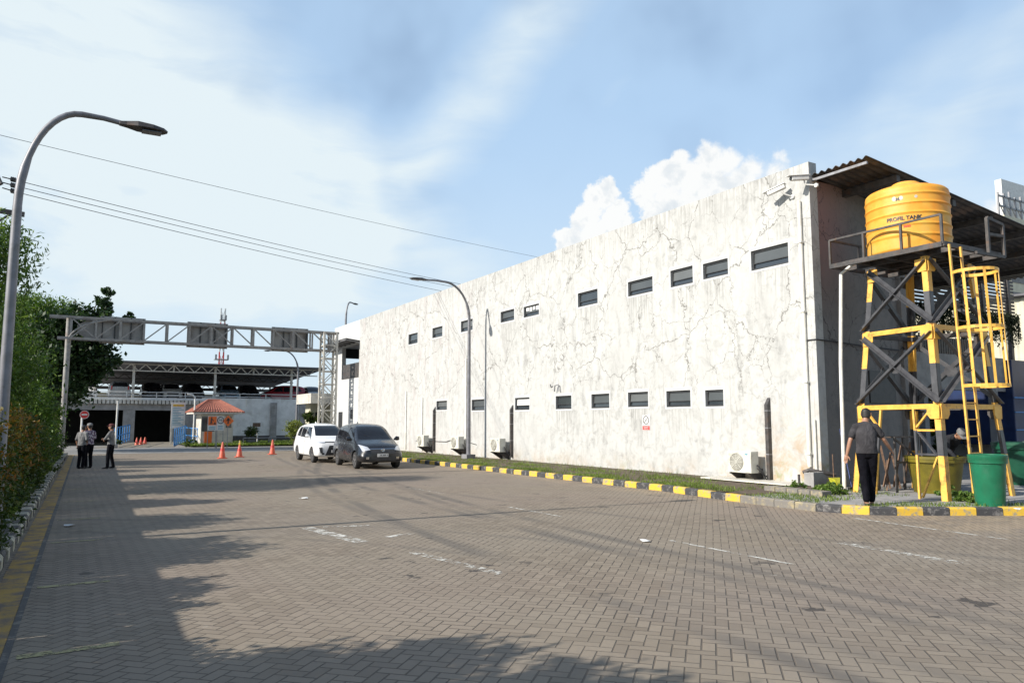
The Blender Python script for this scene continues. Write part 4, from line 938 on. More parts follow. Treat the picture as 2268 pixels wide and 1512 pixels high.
lamp((14.45, 28.25, .17), 7.3, 2.2, 'grey street lamp in front of the white building, arm over the yard', .095, (-1, -.15), headl=.75)
lamp((14.48, 56, 0), 6.9, 1.9, 'grey street lamp across the road left of the gantry tower', .1, (-1, 0))
t = lamp((19.3, 60, 0), 11.6, .9, 'distant lamp showing above the roof of the white building', .12, (.6, .4))
mb = MB(); mb.box((14.25, 28.0, .17), (14.65, 28.5, .35)); tag(mb.build('lamp_footing', 'concrete_d'), 'low dark concrete footing block round the foot of the middle lamp post', 'footing')

# utility pole, insulators and power lines
t = empty('utility_pole', (-2.6, 24, 0), 'dark utility pole with crossarm and insulators at the left edge of the photo', 'utility pole')
mb = MB(); mb.tube([(-2.25, 24, 0), (-2.25, 24, 9)], [.16, .11], 12); mb.build('pole', 'concrete_d', t, smooth=60)
mb = MB(); mb.beam((-3.2, 24, 7.36), (-1.32, 24, 7.28), .12, .12); mb.beam((-2.25, 24, 6.7), (-1.6, 24, 7.28), .05); mb.build('crossarm', 'darksteel', t)
mb = MB(); mb.beam((-2.1, 24, 8.45), (-1.9, 23.9, 8.0), .1); mb.build('upper_bracket', 'darksteel', t)
wires0 = []
for q in range(3):
    a = onY(5, 392+q*12, 24); b_ = onY(38, 400+q*13, 24); mb = MB(); mb.tube([a, b_], .015, 6)
    for f in (.62, .74, .86): c = a.lerp(b_, f); mb.ball(c, (.035, .05, .075), 8, 6)
    mb.build('insulator', 'darksteel', t, smooth=60); wires0.append(b_)
def wire(a, b, sag, lab, r=.012):
    a, b = Vector(a), Vector(b); mb = MB(); mb.tube([a.lerp(b, i/40)-Vector((0, 0, 4*sag*(i/40)*(1-i/40))) for i in range(41)], r, 5)
    mb.build('power_line', 'wire', smooth=60, label=lab, cat='power line', group='power lines sagging over the yard')
names = ('highest of the three close power lines, from the pole insulators to behind the building', 'middle of the three close power lines, from the pole insulators to behind the building', 'lowest of the three close power lines, from the pole insulators to behind the building')
for q, (a, nm) in enumerate(zip(wires0, names)): wire(a, onY(1500, (690, 697, 712)[q], 55), .9, nm, .010)
wire(onY(-60, 285, 24), onY(1560, 630, 52), .5, 'thin single power line above the others, reaching the roof edge farther right', .008)

# ================================================================== sign gantry
gt = empty('sign_gantry', (7, 46, 0), 'grey lattice sign gantry spanning the yard between the hedge and the building', 'gantry')
GY = 46.0
def gz(x, top=True): return (7.25 if top else 6.1)-(.0 if top else 0)
xL, xR = -.22, 14.0
mb = MB(); mb.tube([(xL, GY, 0), (xL, GY, 7.2)], .14, 12); mb.build('left_leg', 'gantry', gt, smooth=60)
mb = MB(); mb.tube([(xL, GY-.25, 5.9)]+[(xL+2.6*(1-math.cos(a)), GY-.25, 5.9+1.3*math.sin(a)) for a in np.linspace(.15, math.pi/2, 9)]+[(3.6, GY-.25, 7.2)], .05, 8); mb.build('curved_brace', 'gantry', gt, smooth=60)
for zz in (7.2, 6.08):
    for dy_ in (-.25, .25):
        mb = MB(); mb.beam((xL-.9 if zz > 7 else xL-.5, GY+dy_, zz), (xR+.3, GY+dy_, zz), .12, .12); mb.build('chord', 'gantry', gt)
xs_ = np.linspace(xL+.1, xR-.2, 13)
for i, x in enumerate(xs_):
    mb = MB()
    for dy_ in (-.25, .25): mb.beam((x, GY+dy_, 6.1), (x, GY+dy_, 7.2), .09 if i % 2 else .12, .06)
    mb.beam((x, GY-.25, 7.2), (x, GY+.25, 7.2), .06); mb.beam((x, GY-.25, 6.08), (x, GY+.25, 6.08), .06); mb.build('truss_post', 'gantry', gt)
for i in range(12):
    a, b_ = xs_[i], xs_[i+1]; mb = MB()
    f = i < 7
    mb.beam((a, GY-.25, 6.12 if f else 7.16), (b_, GY-.25, 7.16 if f else 6.12), .065)
    if i in (0, 6, 11): mb.beam((a, GY-.25, 7.16), (b_, GY-.25, 6.12), .06)
    mb.build('diagonal', 'gantry', gt)
for (p0, p1, lb) in ((222, 322, 0), (415, 505, 1), (602, 683, 2)):
    a = onY(p0, 720, GY+.4).x; b_ = onY(p1, 720, GY+.4).x; mb = MB(); mb.box((a, GY+.38, 5.95), (b_, GY+.44, 7.42)); sp = mb.build('sign_panel', 'panelback', gt)
    mb = MB()
    for f in (.05, .32, .68, .95): mb.box((a+(b_-a)*f-.03, GY+.3, 5.98), (a+(b_-a)*f+.03, GY+.378, 7.4))
    mb.build('panel_ribs', 'black', sp)
mb = MB(); c = Vector((.95, GY+.4, 6.65)); mb.slab([c+Vector((.85*math.cos(a), 0, .55*math.sin(a))) for a in np.arange(8)*math.pi/4+math.pi/8], .05); mb.build('sign_panel', 'panelback', gt)
# right tower: four posts laced together
cx0, cx1, cy0, cy1 = 13.35, 14.15, GY-.4, GY+.4
for (x, y) in ((cx0, cy0), (cx1, cy0), (cx0, cy1), (cx1, cy1)):
    mb = MB(); mb.beam((x, y, 0), (x, y, 7.2), .11, .11, (0, 1, 0)); mb.build('tower_post', 'cream', gt)
mb = MB()
for i in range(9):
    z0, z1 = i*.8, (i+1)*.8
    for y in (cy0, cy1): mb.beam((cx0, y, z1), (cx1, y, z1), .06); mb.beam((cx0, y, z0 if i % 2 else z1), (cx1, y, z1 if i % 2 else z0), .045)
    for x in (cx0, cx1): mb.beam((x, cy0, z1), (x, cy1, z1), .06); mb.beam((x, cy0, z0 if i % 2 else z1), (x, cy1, z1 if i % 2 else z0), .045)
mb.build('lacing', 'cream', gt)

# ================================================================== deck car park across the road
DY = 64.0
dk = empty('parking_deck', (9, DY, 0), 'low car park deck across the road with white parapet and truss roofed upper level', 'building')
X = lambda px: onY(px, 900, DY).x
zt = lambda py, px=400: onY(px, py, DY).z
deckz = 3.45; xl, xr = X(60), X(760)
mb = MB(); mb.box((xl-8, DY, 3.2), (xr+6, DY+28, deckz)); mb.build('slab', 'concrete', dk)
mb = MB(); mb.box((xl-8, DY-.1, 3.38), (X(455), DY, 3.56)); mb.build('slab_edge', 'white', dk)
mb = MB()
x = xl-8
while x < X(452): mb.box((x, DY-.28, 3.08), (x+.2, DY-.02, 3.37)); x += .27
mb.build('ribbed_fascia', 'cream', dk)
mb = MB(); mb.box((xl-8, DY-.05, 2.6), (X(445), DY+.25, 3.07)); mb.build('lintel', 'concrete', dk)
for a, b_ in ((274, 300), (380, 447)): mb = MB(); mb.box((X(a), DY-.02, 0), (X(b_), DY+.5, 2.6)); mb.build('pier', 'concrete', dk)
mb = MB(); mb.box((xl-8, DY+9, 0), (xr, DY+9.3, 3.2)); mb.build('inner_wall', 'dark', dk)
mb = MB(); mb.box((X(447), DY-.12, .62), (xr+6, DY+.2, 3.62)); mb.build('painted_wall', 'white', dk)
mb = MB(); mb.box((X(447), DY-.14, 0), (xr+6, DY+.2, .62)); mb.build('dark_plinth', 'darksteel', dk)
for a in (605, 668): mb = MB(); mb.box((X(a)-.25, DY-.32, 0), (X(a)+.25, DY-.13, 3.3)); mb.build('pilaster', 'concrete', dk)
for a, b_ in ((547, 560), (500, 512)): mb = MB(); mb.box((X(a)-.12, DY-.16, 3.0), (X(a)-.02, DY-.121, 3.6)); mb.build('overflow_pipe', 'pvc', dk)
rl = MB(); rx0 = xl-6
for zz in (3.72, 3.98): rl.tube([(rx0, DY+.05, zz), (xr+4, DY+.05, zz)], .028, 7)
x = rx0
while x < xr+4: rl.tube([(x, DY+.05, 3.5), (x, DY+.05, 3.98)], .03, 6); x += 2.05
rl.build('railing', 'white', dk)
# roof
rx0, rx1 = X(150), X(716); mb = MB(); mb.slab([(rx0, DY-.8, 6.2), (rx1, DY-.8, 6.22), (rx1, DY+20, 5.45), (rx0, DY+20, 5.45)], .08); mb.build('roof', 'paleroof', dk)
def truss(y, z0, z1, m='cream'):
    mb = MB(); mb.beam((rx0, y, z0), (rx1-.6, y, z0), .1, .08); mb.beam((rx0, y, z1), (rx1, y, z1), .1, .06); x = rx0; i = 0
    while x < rx1-1.0:
        mb.beam((x, y, z0 if i % 2 else z1), (x+.5, y, z1 if i % 2 else z0), .06); x += .5; i += 1
    mb.build('roof_truss', m, dk)
truss(DY, 5.6, 6.1); truss(DY+8, 5.4, 5.8, 'darksteel'); truss(DY+18, 5.1, 5.45, 'darksteel')
for px in (293, 475, 645, 382, 560):
    full = px in (293, 475, 645); mb = MB(); mb.beam((X(px), DY+.2, deckz if full else 5.55), (X(px), DY+.2, 6.15), .17 if full else .12, .17, (0, 1, 0)); mb.build('roof_column', 'cream', dk)
for px in (300, 320, 480, 622, 690, 705): mb = MB(); mb.beam((X(px)+.3, DY+17, deckz), (X(px)+.3, DY+17, 5.4), .16, .16, (0, 1, 0)); mb.build('roof_column', 'cream', dk)
mb = MB(); mb.box((rx0, DY+20, deckz), (X(560), DY+20.2, 4.6)); mb.build('rear_wall', 'cladding', dk)
mb = MB(); mb.box((rx0, DY+19, 4.9), (rx1, DY+19.1, 5.2)); mb.box((rx0, DY+14, 5.2), (rx1, DY+14.1, 5.35)); mb.build('rear_beam', 'concrete_d', dk)
# guard booth with tiled hip roof
BY = 57.0; bt = empty('guard_booth', (9, BY, 0), 'small guard booth with brown tiled hipped roof by the ramp', 'booth')
bx = lambda px: onY(px, 900, BY).x
x0, x1 = bx(447), bx(518); mb = MB(); mb.box((x0, BY, 0), (x1, BY+2.4, 2.3)); mb.build('walls', 'cream', bt)
mb = MB(); mb.box((x0+.05, BY-.02, 1.05), (x0+.9, BY+.0, 2.1)); mb.box((x1-.5, BY-.02, 1.3), (x1-.12, BY, 2.1)); mb.build('window', 'glass', bt)
mb = MB(); mb.box((x0+.25, BY-.03, .1), (x0+.75, BY-.001, 1.04)); mb.box((x1-1.2, BY-.025, 1.2), (x1-.7, BY-.001, 2.1)); mb.build('orange_notice', 'signorange', bt)
e0, e1, zE, zR = bx(425), bx(537), 2.4, 3.28; y0, y1 = BY-.75, BY+3.1; ym = (y0+y1)/2
mb = MB(); nW = 18
def ribbed(A, B_, C_, D_, n):      # A-B eave, C ridge end above B, D ridge start above A
    A, B_, C_, D_ = map(Vector, (A, B_, C_, D_)); nrm = (B_-A).cross(D_-A).normalized(); nrm = nrm if nrm.z > 0 else -nrm
    vs = []; k = n*6
    for i in range(k+1):
        f = i/k; h = .045*abs(math.sin(math.pi*i/6)); p, q = A.lerp(B_, f)+nrm*h, D_.lerp(C_, f)+nrm*h; vs += [p, q]
    mb.add(vs, [(2*i, 2*i+2, 2*i+3, 2*i+1) for i in range(k)])
R0, R1 = (e0+(e1-e0)*.36, ym, zR), (e0+(e1-e0)*.60, ym, zR)
ribbed((e0, y0, zE), (e1, y0, zE), R1, R0, nW); ribbed((e1, y1, zE), (e0, y1, zE), R0, R1, nW); ribbed((e0, y1, zE), (e0, y0, zE), R0, R0, 10); ribbed((e1, y0, zE), (e1, y1, zE), R1, R1, 10)
rf = mb.build('roof', 'tile', bt); mb = MB()
for p in ((e0, y0, zE), (e0, y1, zE)): mb.tube([p, R0], .07, 7)
for p in ((e1, y0, zE), (e1, y1, zE)): mb.tube([p, R1], .07, 7)
mb.tube([R0, R1], .08, 7); mb.build('hip_tiles', 'tile', rf, smooth=60)
mb = MB(); mb.box((e0+.05, y0+.05, zE-.13), (e1-.05, y1-.05, zE-.02)); mb.build('fascia', 'cream', bt)

def bars(name, m, segs, lab, cat, w=.05, group=None):
    mb = MB()
    for a, b_ in segs: mb.tube([a, b_], w/2, 7)
    return mb.build(name, m, smooth=60, label=lab, cat=cat, group=group)
def fence(p0, p1, h, n, z0=0., z1=0.):
    p0, p1 = Vector((*p0, z0)), Vector((*p1, z1)); u = Vector((0, 0, h)); S = [(p0+u, p1+u), (p0+u*.5, p1+u*.5), (p0+u*.15, p1+u*.15)]
    for i in range(n+1): q = p0.lerp(p1, i/n); S.append((q, q+u))
    return S
a, b_ = onY(247, 975, 57), onY(286, 975, 62.5); bars('ramp_railing', 'bluerail', fence((a.x, a.y), (b_.x, b_.y), 1.15, 7, .1, .35), 'blue steel ramp railing rising between the two dark openings', 'railing', .07, 'blue ramp railings')
a, b_ = onY(386, 975, 56), onY(411, 975, 60); bars('ramp_railing', 'bluerail', fence((a.x, a.y), (b_.x, b_.y), 1.15, 6, .1, .3)+fence((b_.x, b_.y), (onY(448, 975, 58).x, 57.6), 1.1, 3, .2, .1), 'blue steel railing below the tall notice board, beside the guard booth', 'railing', .07, 'blue ramp railings')
mb = MB(); mb.quad((onY(200, 980, 57).x, 57, .01), (onY(386, 980, 57).x, 57, .01), (onY(384, 975, 64).x, 63.9, .2), (X(300), 63.9, .2)); mb.build('ramp', 'kerbbare', kind='structure')
pz = [(onY(420, 985, 56).x, 55.4), (16.5, 55.4), (16.5, 63.8), (onY(420, 985, 56).x, 63.8)]; MB().add([Z3(p, .08) for p in pz], [(0, 1, 2, 3)]).build('far_verge', 'soil', kind='structure')
pts = [(rng.uniform(pz[0][0], 16.5), 55.45+8*rng.random()**1.5, .08) for _ in range(9000)]
blades('far_verge_grass', pts, .16, .05, 'grass', kind='stuff', label='strip of rough grass in front of the guard booth across the road', cat='grass')
bars('low_rail', 'steel', [((11.0, 57.2, .55), (16.5, 57.2, .55))]+[((x, 57.2, .05), (x, 57.2, .55)) for x in (11, 12.8, 14.6, 16.4)], 'low dark pipe rail along the grass right of the guard booth', 'railing', .09)
# notice board, warning signs, small signs, white posts
t = empty('notice_board', (6.9, 60.5, 0), 'tall white notice board with yellow header and lines of blue text', 'sign'); a, b_ = onY(380, 900, 60.5).x, onY(411, 900, 60.5).x
mb = MB(); mb.box((a, 60.5, 1.25), (b_, 60.58, 3.15)); mb.build('board', 'white', t); mb = MB(); mb.box((a+.1, 60.48, 2.85), (b_-.1, 60.499, 3.0)); mb.build('yellow_header', 'kerbyellow', t)
mb = MB()
for q in range(11): mb.box((a+.1, 60.485, 1.5+q*.12), (b_-.1-.18*(q % 3), 60.499, 1.54+q*.12))
mb.build('text_lines', 'sticker', t); mb = MB(); mb.box((a+.02, 60.5, 0), (a+.14, 60.6, 1.25)); mb.box((b_-.14, 60.5, 0), (b_-.02, 60.6, 1.25)); mb.build('post', 'cream', t)
SY = 53.0; sxp = lambda px: onY(px, 940, SY).x; szp = lambda py: onY(480, py, SY).z
t = empty('works_sign', (sxp(469), SY, 0), 'orange and white digging worker sign, left of the three temporary signs', 'sign', 'temporary works signs across the road')
def frame(t, x0, x1, z0):
    mb = MB(); mb.tube([(x0+.03, SY+.05, 0), (x0+.03, SY+.05, z0)], .025, 6); mb.tube([(x1-.03, SY+.05, 0), (x1-.03, SY+.05, z0)], .025, 6); mb.build('legs', 'steel', t)
x0, x1 = sxp(460), sxp(480); mb = MB(); mb.box((x0, SY, szp(953)), (x1, SY+.03, szp(921))); mb.build('plate', 'white', t); mb = MB(); mb.box((x0+.03, SY-.008, szp(941)), (x1-.02, SY-.001, szp(922))); mb.build('orange_panel', 'signorange', t); frame(t, x0, x1, szp(953))
zc_ = szp(931); xc = (x0+x1)/2; mb = MB(); mb.ball((xc-.05, SY-.02, zc_+.2), (.045, .01, .045), 8, 6); mb.beam((xc-.05, SY-.014, zc_+.14), (xc-.08, SY-.014, zc_-.05), .09, .01, (0, 1, 0)); mb.beam((xc-.08, SY-.014, zc_-.05), (xc-.13, SY-.014, zc_-.24), .05, .01, (0, 1, 0)); mb.beam((xc-.06, SY-.014, zc_-.05), (xc-.01, SY-.014, zc_-.24), .05, .01, (0, 1, 0)); mb.beam((xc-.05, SY-.014, zc_+.1), (xc+.1, SY-.014, zc_-.02), .04, .01, (0, 1, 0))
mb.slab([(xc+.05, SY-.01, zc_-.25), (xc+.25, SY-.01, zc_-.25), (xc+.16, SY-.01, zc_-.1)], .008); mb.build('worker_pictogram', 'black', t)
mb = MB()
for q in range(2): mb.box((x0+.08, SY-.006, szp(950)+.1*q), (x1-.08, SY-.001, szp(950)+.05+.1*q))
mb.build('text_lines', 'sticker', t)
t = empty('speed_sign', (sxp(488), SY, 0), 'white temporary sign with a black circle, middle of the three signs', 'sign', 'temporary works signs across the road')
x0, x1 = sxp(480.5), sxp(496); mb = MB(); mb.box((x0, SY, szp(953)), (x1, SY+.03, szp(921))); mb.build('plate', 'white', t); frame(t, x0, x1, szp(953)); xc = (x0+x1)/2
mb = MB(); mb.tube([(xc+.19*math.cos(a), SY-.01, zc_+.02+.21*math.sin(a)) for a in np.linspace(0, 2*math.pi, 25)], .025, 5); mb.build('ring', 'black', t)
mb = MB(); vs, fs = textmesh('10', .2, .004, .004); mb.add([(xc+v.x, SY-.008-v.z, zc_+.02+v.y) for v in vs], fs); mb.build('numeral', 'black', t)
mb = MB()
for q in range(3): mb.box((x0+.07, SY-.006, szp(950)+.09*q), (x1-.07, SY-.001, szp(950)+.04+.09*q))
mb.build('text_lines', 'sticker', t)
t = empty('arrow_sign', (sxp(505), SY, 0), 'orange diamond warning sign with black arrow, right of the three signs', 'sign', 'temporary works signs across the road'); xc = sxp(505)
mb = MB(); r_ = .36; mb.slab([(xc-r_, SY+.02, zc_-.02), (xc, SY+.02, zc_-.02-r_), (xc+r_, SY+.02, zc_-.02), (xc, SY+.02, zc_-.02+r_)], .03); mb.build('plate', 'signorange', t)
mb = MB(); mb.box((xc-.035, SY-.03, zc_-.22), (xc+.035, SY-.012, zc_+.08)); mb.slab([(xc-.11, SY-.03, zc_+.05), (xc+.11, SY-.03, zc_+.05), (xc, SY-.03, zc_+.2)], -.018); mb.box((xc-.15, SY-.03, zc_-.02), (xc+.15, SY-.012, zc_+.03)); mb.build('arrow', 'black', t)
mb = MB(); mb.tube([(xc, SY+.06, 0), (xc, SY+.06, zc_)], .025, 6); mb.build('legs', 'steel', t)
t = empty('notice_sign', (12.5, 60, 0), 'small brown notice sign on a white post behind the round bush', 'sign'); a, b_ = onY(560, 940, 60), onY(577, 940, 60)
mb = MB(); mb.box((a.x, 60, 1.35), (b_.x, 60.04, 1.65)); mb.build('plate', 'wood', t); mb = MB(); mb.tube([((a.x+b_.x)/2+.1, 60.08, 0), ((a.x+b_.x)/2+.1, 60.08, 1.6)], .05, 8); mb.build('post', 'white', t)
t = empty('no_entry_sign', (.95, 59, 0), 'round red no entry sign by the hedge end across the road', 'sign'); c = onY(187, 918, 59)
mb = MB(); mb.lathe((c.x, 59-.02, c.z), [(.24, 0), (.24, .03)], 24, 'y'); mb.build('disc', 'signred', t); mb = MB(); mb.lathe((c.x, 59-.01, c.z), [(.28, .0), (.28, .028)], 24, 'y'); mb.build('rim', 'white', t)
mb = MB(); mb.box((c.x-.17, 58.955, c.z-.045), (c.x+.17, 58.979, c.z+.06)); mb.build('bar', 'white', t); mb = MB(); q = onY(176, 985, 59); mb.tube([(q.x+.05, 59.06, 0), (q.x+.05, 59.06, c.z+.15)], .06, 8); mb.build('post', 'white', t)
for px, Yd, h, lb in ((255, 56, 3.1, 'thin white flag post in front of the left dark opening'), (427, 56.5, 3.4, 'thin white post with curved top left of the guard booth')):
    q = onY(px, 985, Yd); t = empty('white_post', (q.x, Yd, 0), lb, 'post', 'thin white posts across the road'); mb = MB(); mb.tube([(q.x, Yd, 0), (q.x+.02, Yd, h-.2), (q.x, Yd, h)]+([(q.x-.15, Yd, h+.18), (q.x-.5, Yd, h+.22)] if px == 427 else []), .055, 8); mb.build('pole', 'white', t, smooth=60)
    mb = MB(); mb.lathe((q.x, Yd, 0), [(.16, 0), (.14, .25)], 10); mb.build('footing', 'concrete', t)
# cones
def cone(x, y, lab, h=.75, grp='traffic cones in the yard', bottle=False):
    t = empty('traffic_cone', (x, y, 0), lab, 'traffic cone', grp); mb = MB(); mb.box((x-.2, y-.2, 0), (x+.2, y+.2, .04)); mb.build('base', 'orange', t, bevel=.01)
    mb = MB(); mb.lathe((x, y, .04), [(.155, 0), (.14, .05), (.035, h-.04), (.02, h-.02)], 20); c = mb.build('body', 'orange', t, smooth=40)
    mb = MB(); f = lambda z: .14-.105*(z-.05)/(h-.09)+.003
    for z0, z1 in ((h*.42, h*.58),): mb.lathe((x, y, .04), [(f(z0), z0), (f(z1), z1)], 20, capb=False, capt=False)
    mb.build('band', 'signred', c, smooth=40)
    if bottle: mb = MB(); mb.lathe((x, y, h-.02), [(.05, 0), (.05, .12), (.03, .16), (.03, .2)], 10); mb.build('topper', 'kerbyellow', t, smooth=40)
    return t
p = onZ(492, 1015); cone(p.x, p.y, 'orange traffic cone on the left of the three in the yard'); p = onZ(530, 1012); cone(p.x, p.y, 'orange traffic cone with a yellow cap, middle of the three in the yard', .62, bottle=True); p = onZ(603, 1006); cone(p.x, p.y, 'orange traffic cone on the right of the three, nearest the white car')
for px, lb in ((303, 'nearest'), (312, 'second'), (321, 'third')):
    q = onY(px, 978, 60.0+(px-303)*.07); cone(q.x, q.y, f'{lb} cone of the faded row on the ramp', .6, 'faded cones in a row on the ramp')
# plants across the road
t = empty('round_bush', (onY(556, 970, 58.5).x, 58.5, .08), 'clipped round green bush in a planter beside the small brown sign', 'bush'); c = ORG[t.name]
leaves('foliage', [(c.x, c.y, .95, .5, .5, .42, 1)], 2600, .09, 'leafhedge', t); mb = MB(); mb.tube([(c.x, c.y, .1), (c.x, c.y, .9)], .05, 7); mb.build('stem', 'trunk', t); mb = MB(); mb.box((c.x-.3, c.y-.3, .08), (c.x+.3, c.y+.3, .4)); mb.build('planter', 'concrete_d', t)
c = onY(652, 940, 55); tree('flowering_shrub', (c.x, 55, .08), (c.x+.1, 55, 1.3), [(c.x-.1, 55, 1.35, .62, .6, .62, 1), (c.x+.1, 55, .8, .5, .5, .5, .6)], 2600, .14, 'leafyel', 'pale yellow leaved shrub left of the white car, by the far lamp post', 'shrub', tr=.05)
c = onY(688, 930, 52); tree('banana_plant', (c.x, 52, .08), (c.x, 52, 1.3), [(c.x, 52, 1.6, .8, .6, .8, 1), (c.x+.4, 52, 1.0, .6, .5, .5, .6)], 900, .42, 'leafhedge', 'broad leaved dark green plant behind the roof of the white car', 'plant', aspect=.35, tr=.08)
for px, py in ((262, 972), (430, 975), (416, 978)):
    q = onY(px, py, 56); leaves('small_plant', [(q.x, 56.3, .3, .35, .3, .25, 1)], 350, .12, 'leafhedge', label={262: 'small plant at the foot of the left blue railing', 430: 'low plant at the foot of the white post by the booth', 416: 'low plant beside the blue railing under the notice board'}[px], cat='plant', group='low plants across the road')
# small building with white canopy right of the deck
t = empty('entrance_canopy', (15.5, 53, 0), 'small building with deep white flat canopy behind the gantry tower', 'building')
a = onY(665, 880, 53).x; mb = MB(); mb.box((a, 50.3, 2.95), (20, 54, 3.62)); mb.build('flat_roof', 'cream', t); mb = MB(); mb.box((a+.6, 52.5, 0), (20, 53.8, 2.95)); mb.build('wall', 'cladding', t); mb = MB(); mb.box((a+.9, 52.4, .2), (a+1.4, 52.499, 2.4)); mb.build('door', 'black', t)
# cell tower
t = empty('telecom_tower', (65, 400, 0), 'tall distant telecom mast in red and white bands rising behind the gantry', 'tower'); c = onY(494, 700, 400); cx = c.x
for i in range(8):
    z0, z1 = i*7.4, i*7.4+7.4; mb = MB()
    for a in range(4):
        dx_, dy_ = 1.4*math.cos(a*math.pi/2+.78), 1.4*math.sin(a*math.pi/2+.78); mb.beam((cx+dx_, 400+dy_, z0), (cx+dx_, 400+dy_, z1), .35)
        e_ = 1.4*math.cos((a+1)*math.pi/2+.78), 1.4*math.sin((a+1)*math.pi/2+.78); mb.beam((cx+dx_, 400+dy_, z0), (cx+e_[0], 400+e_[1], z1), .22)
    mb.build('mast_section', 'white' if i % 2 else 'signred', t)
for zz, w_ in ((33, 6.5), (39.5, 3.), (47, 3.), (53, 3)): mb = MB(); mb.box((cx-w_/2, 398, zz), (cx+w_/2, 402, zz+.4)); mb.box((cx-w_/2, 397.8, zz+.4), (cx-w_/2+.8, 398.6, zz+2.6)); mb.box((cx+w_/2-.8, 397.8, zz+.4), (cx+w_/2, 398.6, zz+2.6)); mb.build('antenna_platform', 'steel', t)
# ================================================================== cars
cd = car('charcoal grey compact people carrier parked with its front towards the camera', 'cardark', 'cars parked in the yard', False, 0)
place(cd, 9.95, 28.0, 0, R(-94)); cd.scale = (1.0, 1.0, 1.0)
cw_ = car('white people carrier parked behind the charcoal car', 'carwhite', 'cars parked in the yard', False, 1)
place(cw_, 9.72, 33.0, 0, R(-92)); cw_.scale = (.97, .97, .97)
cs = car('white topped car on the deck, left of the middle roof column', 'carwhite', 'cars on the upper deck', True, 0)
q = onY(378, 875, DY+6.5); place(cs, q.x, DY+7, deckz, R(-90))
for px, yaw, m_, lb in ((425, -90, 'carblack', 'dark car on the deck just left of the middle roof column'), (503, -90, 'carblue', 'pale blue car on the deck just right of the middle roof column'), (549, -92, 'carblack', 'black tall car on the deck beside the pale blue one'), (622, 180, 'carred', 'red car on the deck near the right roof column'), (690, -90, 'carblack', 'dark car at the far right end of the deck'),
                      (262, 90, 'carsilver', 'silver car on the deck behind the left railing'), (190, -90, 'carwhite', 'white car on the deck half hidden by the dark tree'), (335, -90, 'carblack', 'dark car on the deck between the left column and the white car')):
    c = copy_tree(cs, None, (M['carwhite'], M[m_])); q = onY(px, 875, DY+7); place(c, q.x, DY+7, deckz, R(yaw)); c['label'] = lb

# ================================================================== people
p = onZ(1922, 1117, .145)
def man_arms(): return dict(chest=(.0, .05, 1.27), sh=(.0, .075, 1.43), neck=(.01, .11, 1.5), head=(.03, .15, 1.61), face=(.35, 1, -.25),
    lsh=(-.17, .06, 1.385), lel=(-.27, .0, 1.13), lwr=(-.33, .0, .89), rsh=(.17, .1, 1.385), rel=(.3, .17, 1.16), rwr=(.42, .33, .98),
    lkn=(-.07, .0, .5), lan=(-.05, -.1, .1), rkn=(.08, .12, .5), ran=(.05, .12, .085), lhip=(-.08, 0, .91), rhip=(.08, 0, .91))
person((p.x+.02, p.y-.02, .145), R(-52), 'person in a grey short sleeved shirt and black trousers seen from behind by the tower', man_arms(), 'greyshirt', 'blacktrousers', 1.77, .62, None, 'skin', voxel=.008, curl=(.35, .2), palms=((-1, 0, 0), (0, -1, .3)))
# three people on the left
a = onZ(184, 1037); person((a.x-.08, a.y, 0), R(-45), 'person in a plain grey shirt and dark trousers, nearest the hedge', dict(rel=(.22, .02, 1.14), rwr=(.1, .14, 1.0), head=(.02, .04, 1.61)), 'greyshirt2', 'blacktrousers', 1.56, .9, voxel=.012, group='people standing by the hedge')
a = onZ(199, 1037); person((a.x-.06, a.y+.35, 0), R(35), 'person with a cap, patterned shirt and black waist bag, in the middle by the hedge', dict(face=(0, 1, -.1), lel=(-.24, .02, 1.14), lwr=(-.1, .2, 1.02), rel=(.24, .02, 1.14), rwr=(.1, .2, 1.02)), 'pattern', 'blacktrousers', 1.62, .9, 'greyshirt2', voxel=.012, group='people standing by the hedge',
    extra=lambda t, j: MB().add(*(lambda m_: (m_.v, m_.f))(MB().tube([(-.15, .17, 1.02), (0, .2, 1.0), (.15, .17, 1.02)], [(.07, .05), (.09, .07), (.07, .05)], 12, xdir=(0, 0, 1)))).build('waist_bag', 'rubber', t, smooth=60))
a = onZ(243, 1037); person((a.x, a.y, 0), R(70), 'person in a dark red cap and pale grey jacket standing astride with folded arms', dict(rel=(.29, .12, 1.2), rwr=(.05, .24, 1.16), lel=(-.29, .12, 1.16), lwr=(-.05, .24, 1.12), rkn=(.2, .04, .5), ran=(.27, -.04, .085), lkn=(-.1, .06, .5), lan=(-.12, .05, .085)), 'greyshirt2', 'blacktrousers', 1.6, 1.5, 'redcap', voxel=.012, group='people standing by the hedge')
# bending person behind the tub
q = onZ(2085, 1085, .13); person((16.95, 9.75, .13), R(150), 'person in a dark jacket bending over the yellow tub under the tower', dict(waist=(0, .1, 1.05), chest=(0, .26, 1.17), sh=(0, .4, 1.24), neck=(0, .47, 1.27), head=(0, .57, 1.3), face=(0, .7, -.8),
    rsh=(.19, .38, 1.22), rel=(.26, .46, .98), rwr=(.16, .6, .8), lsh=(-.19, .38, 1.22), lel=(-.26, .46, .98), lwr=(-.16, .6, .8), pel=(0, -.06, .93), rhip=(.09, -.06, .91), lhip=(-.09, -.06, .91)), 'jacket', 'jacket', 1.68, 1.5, 'greyshirt2', voxel=.011)

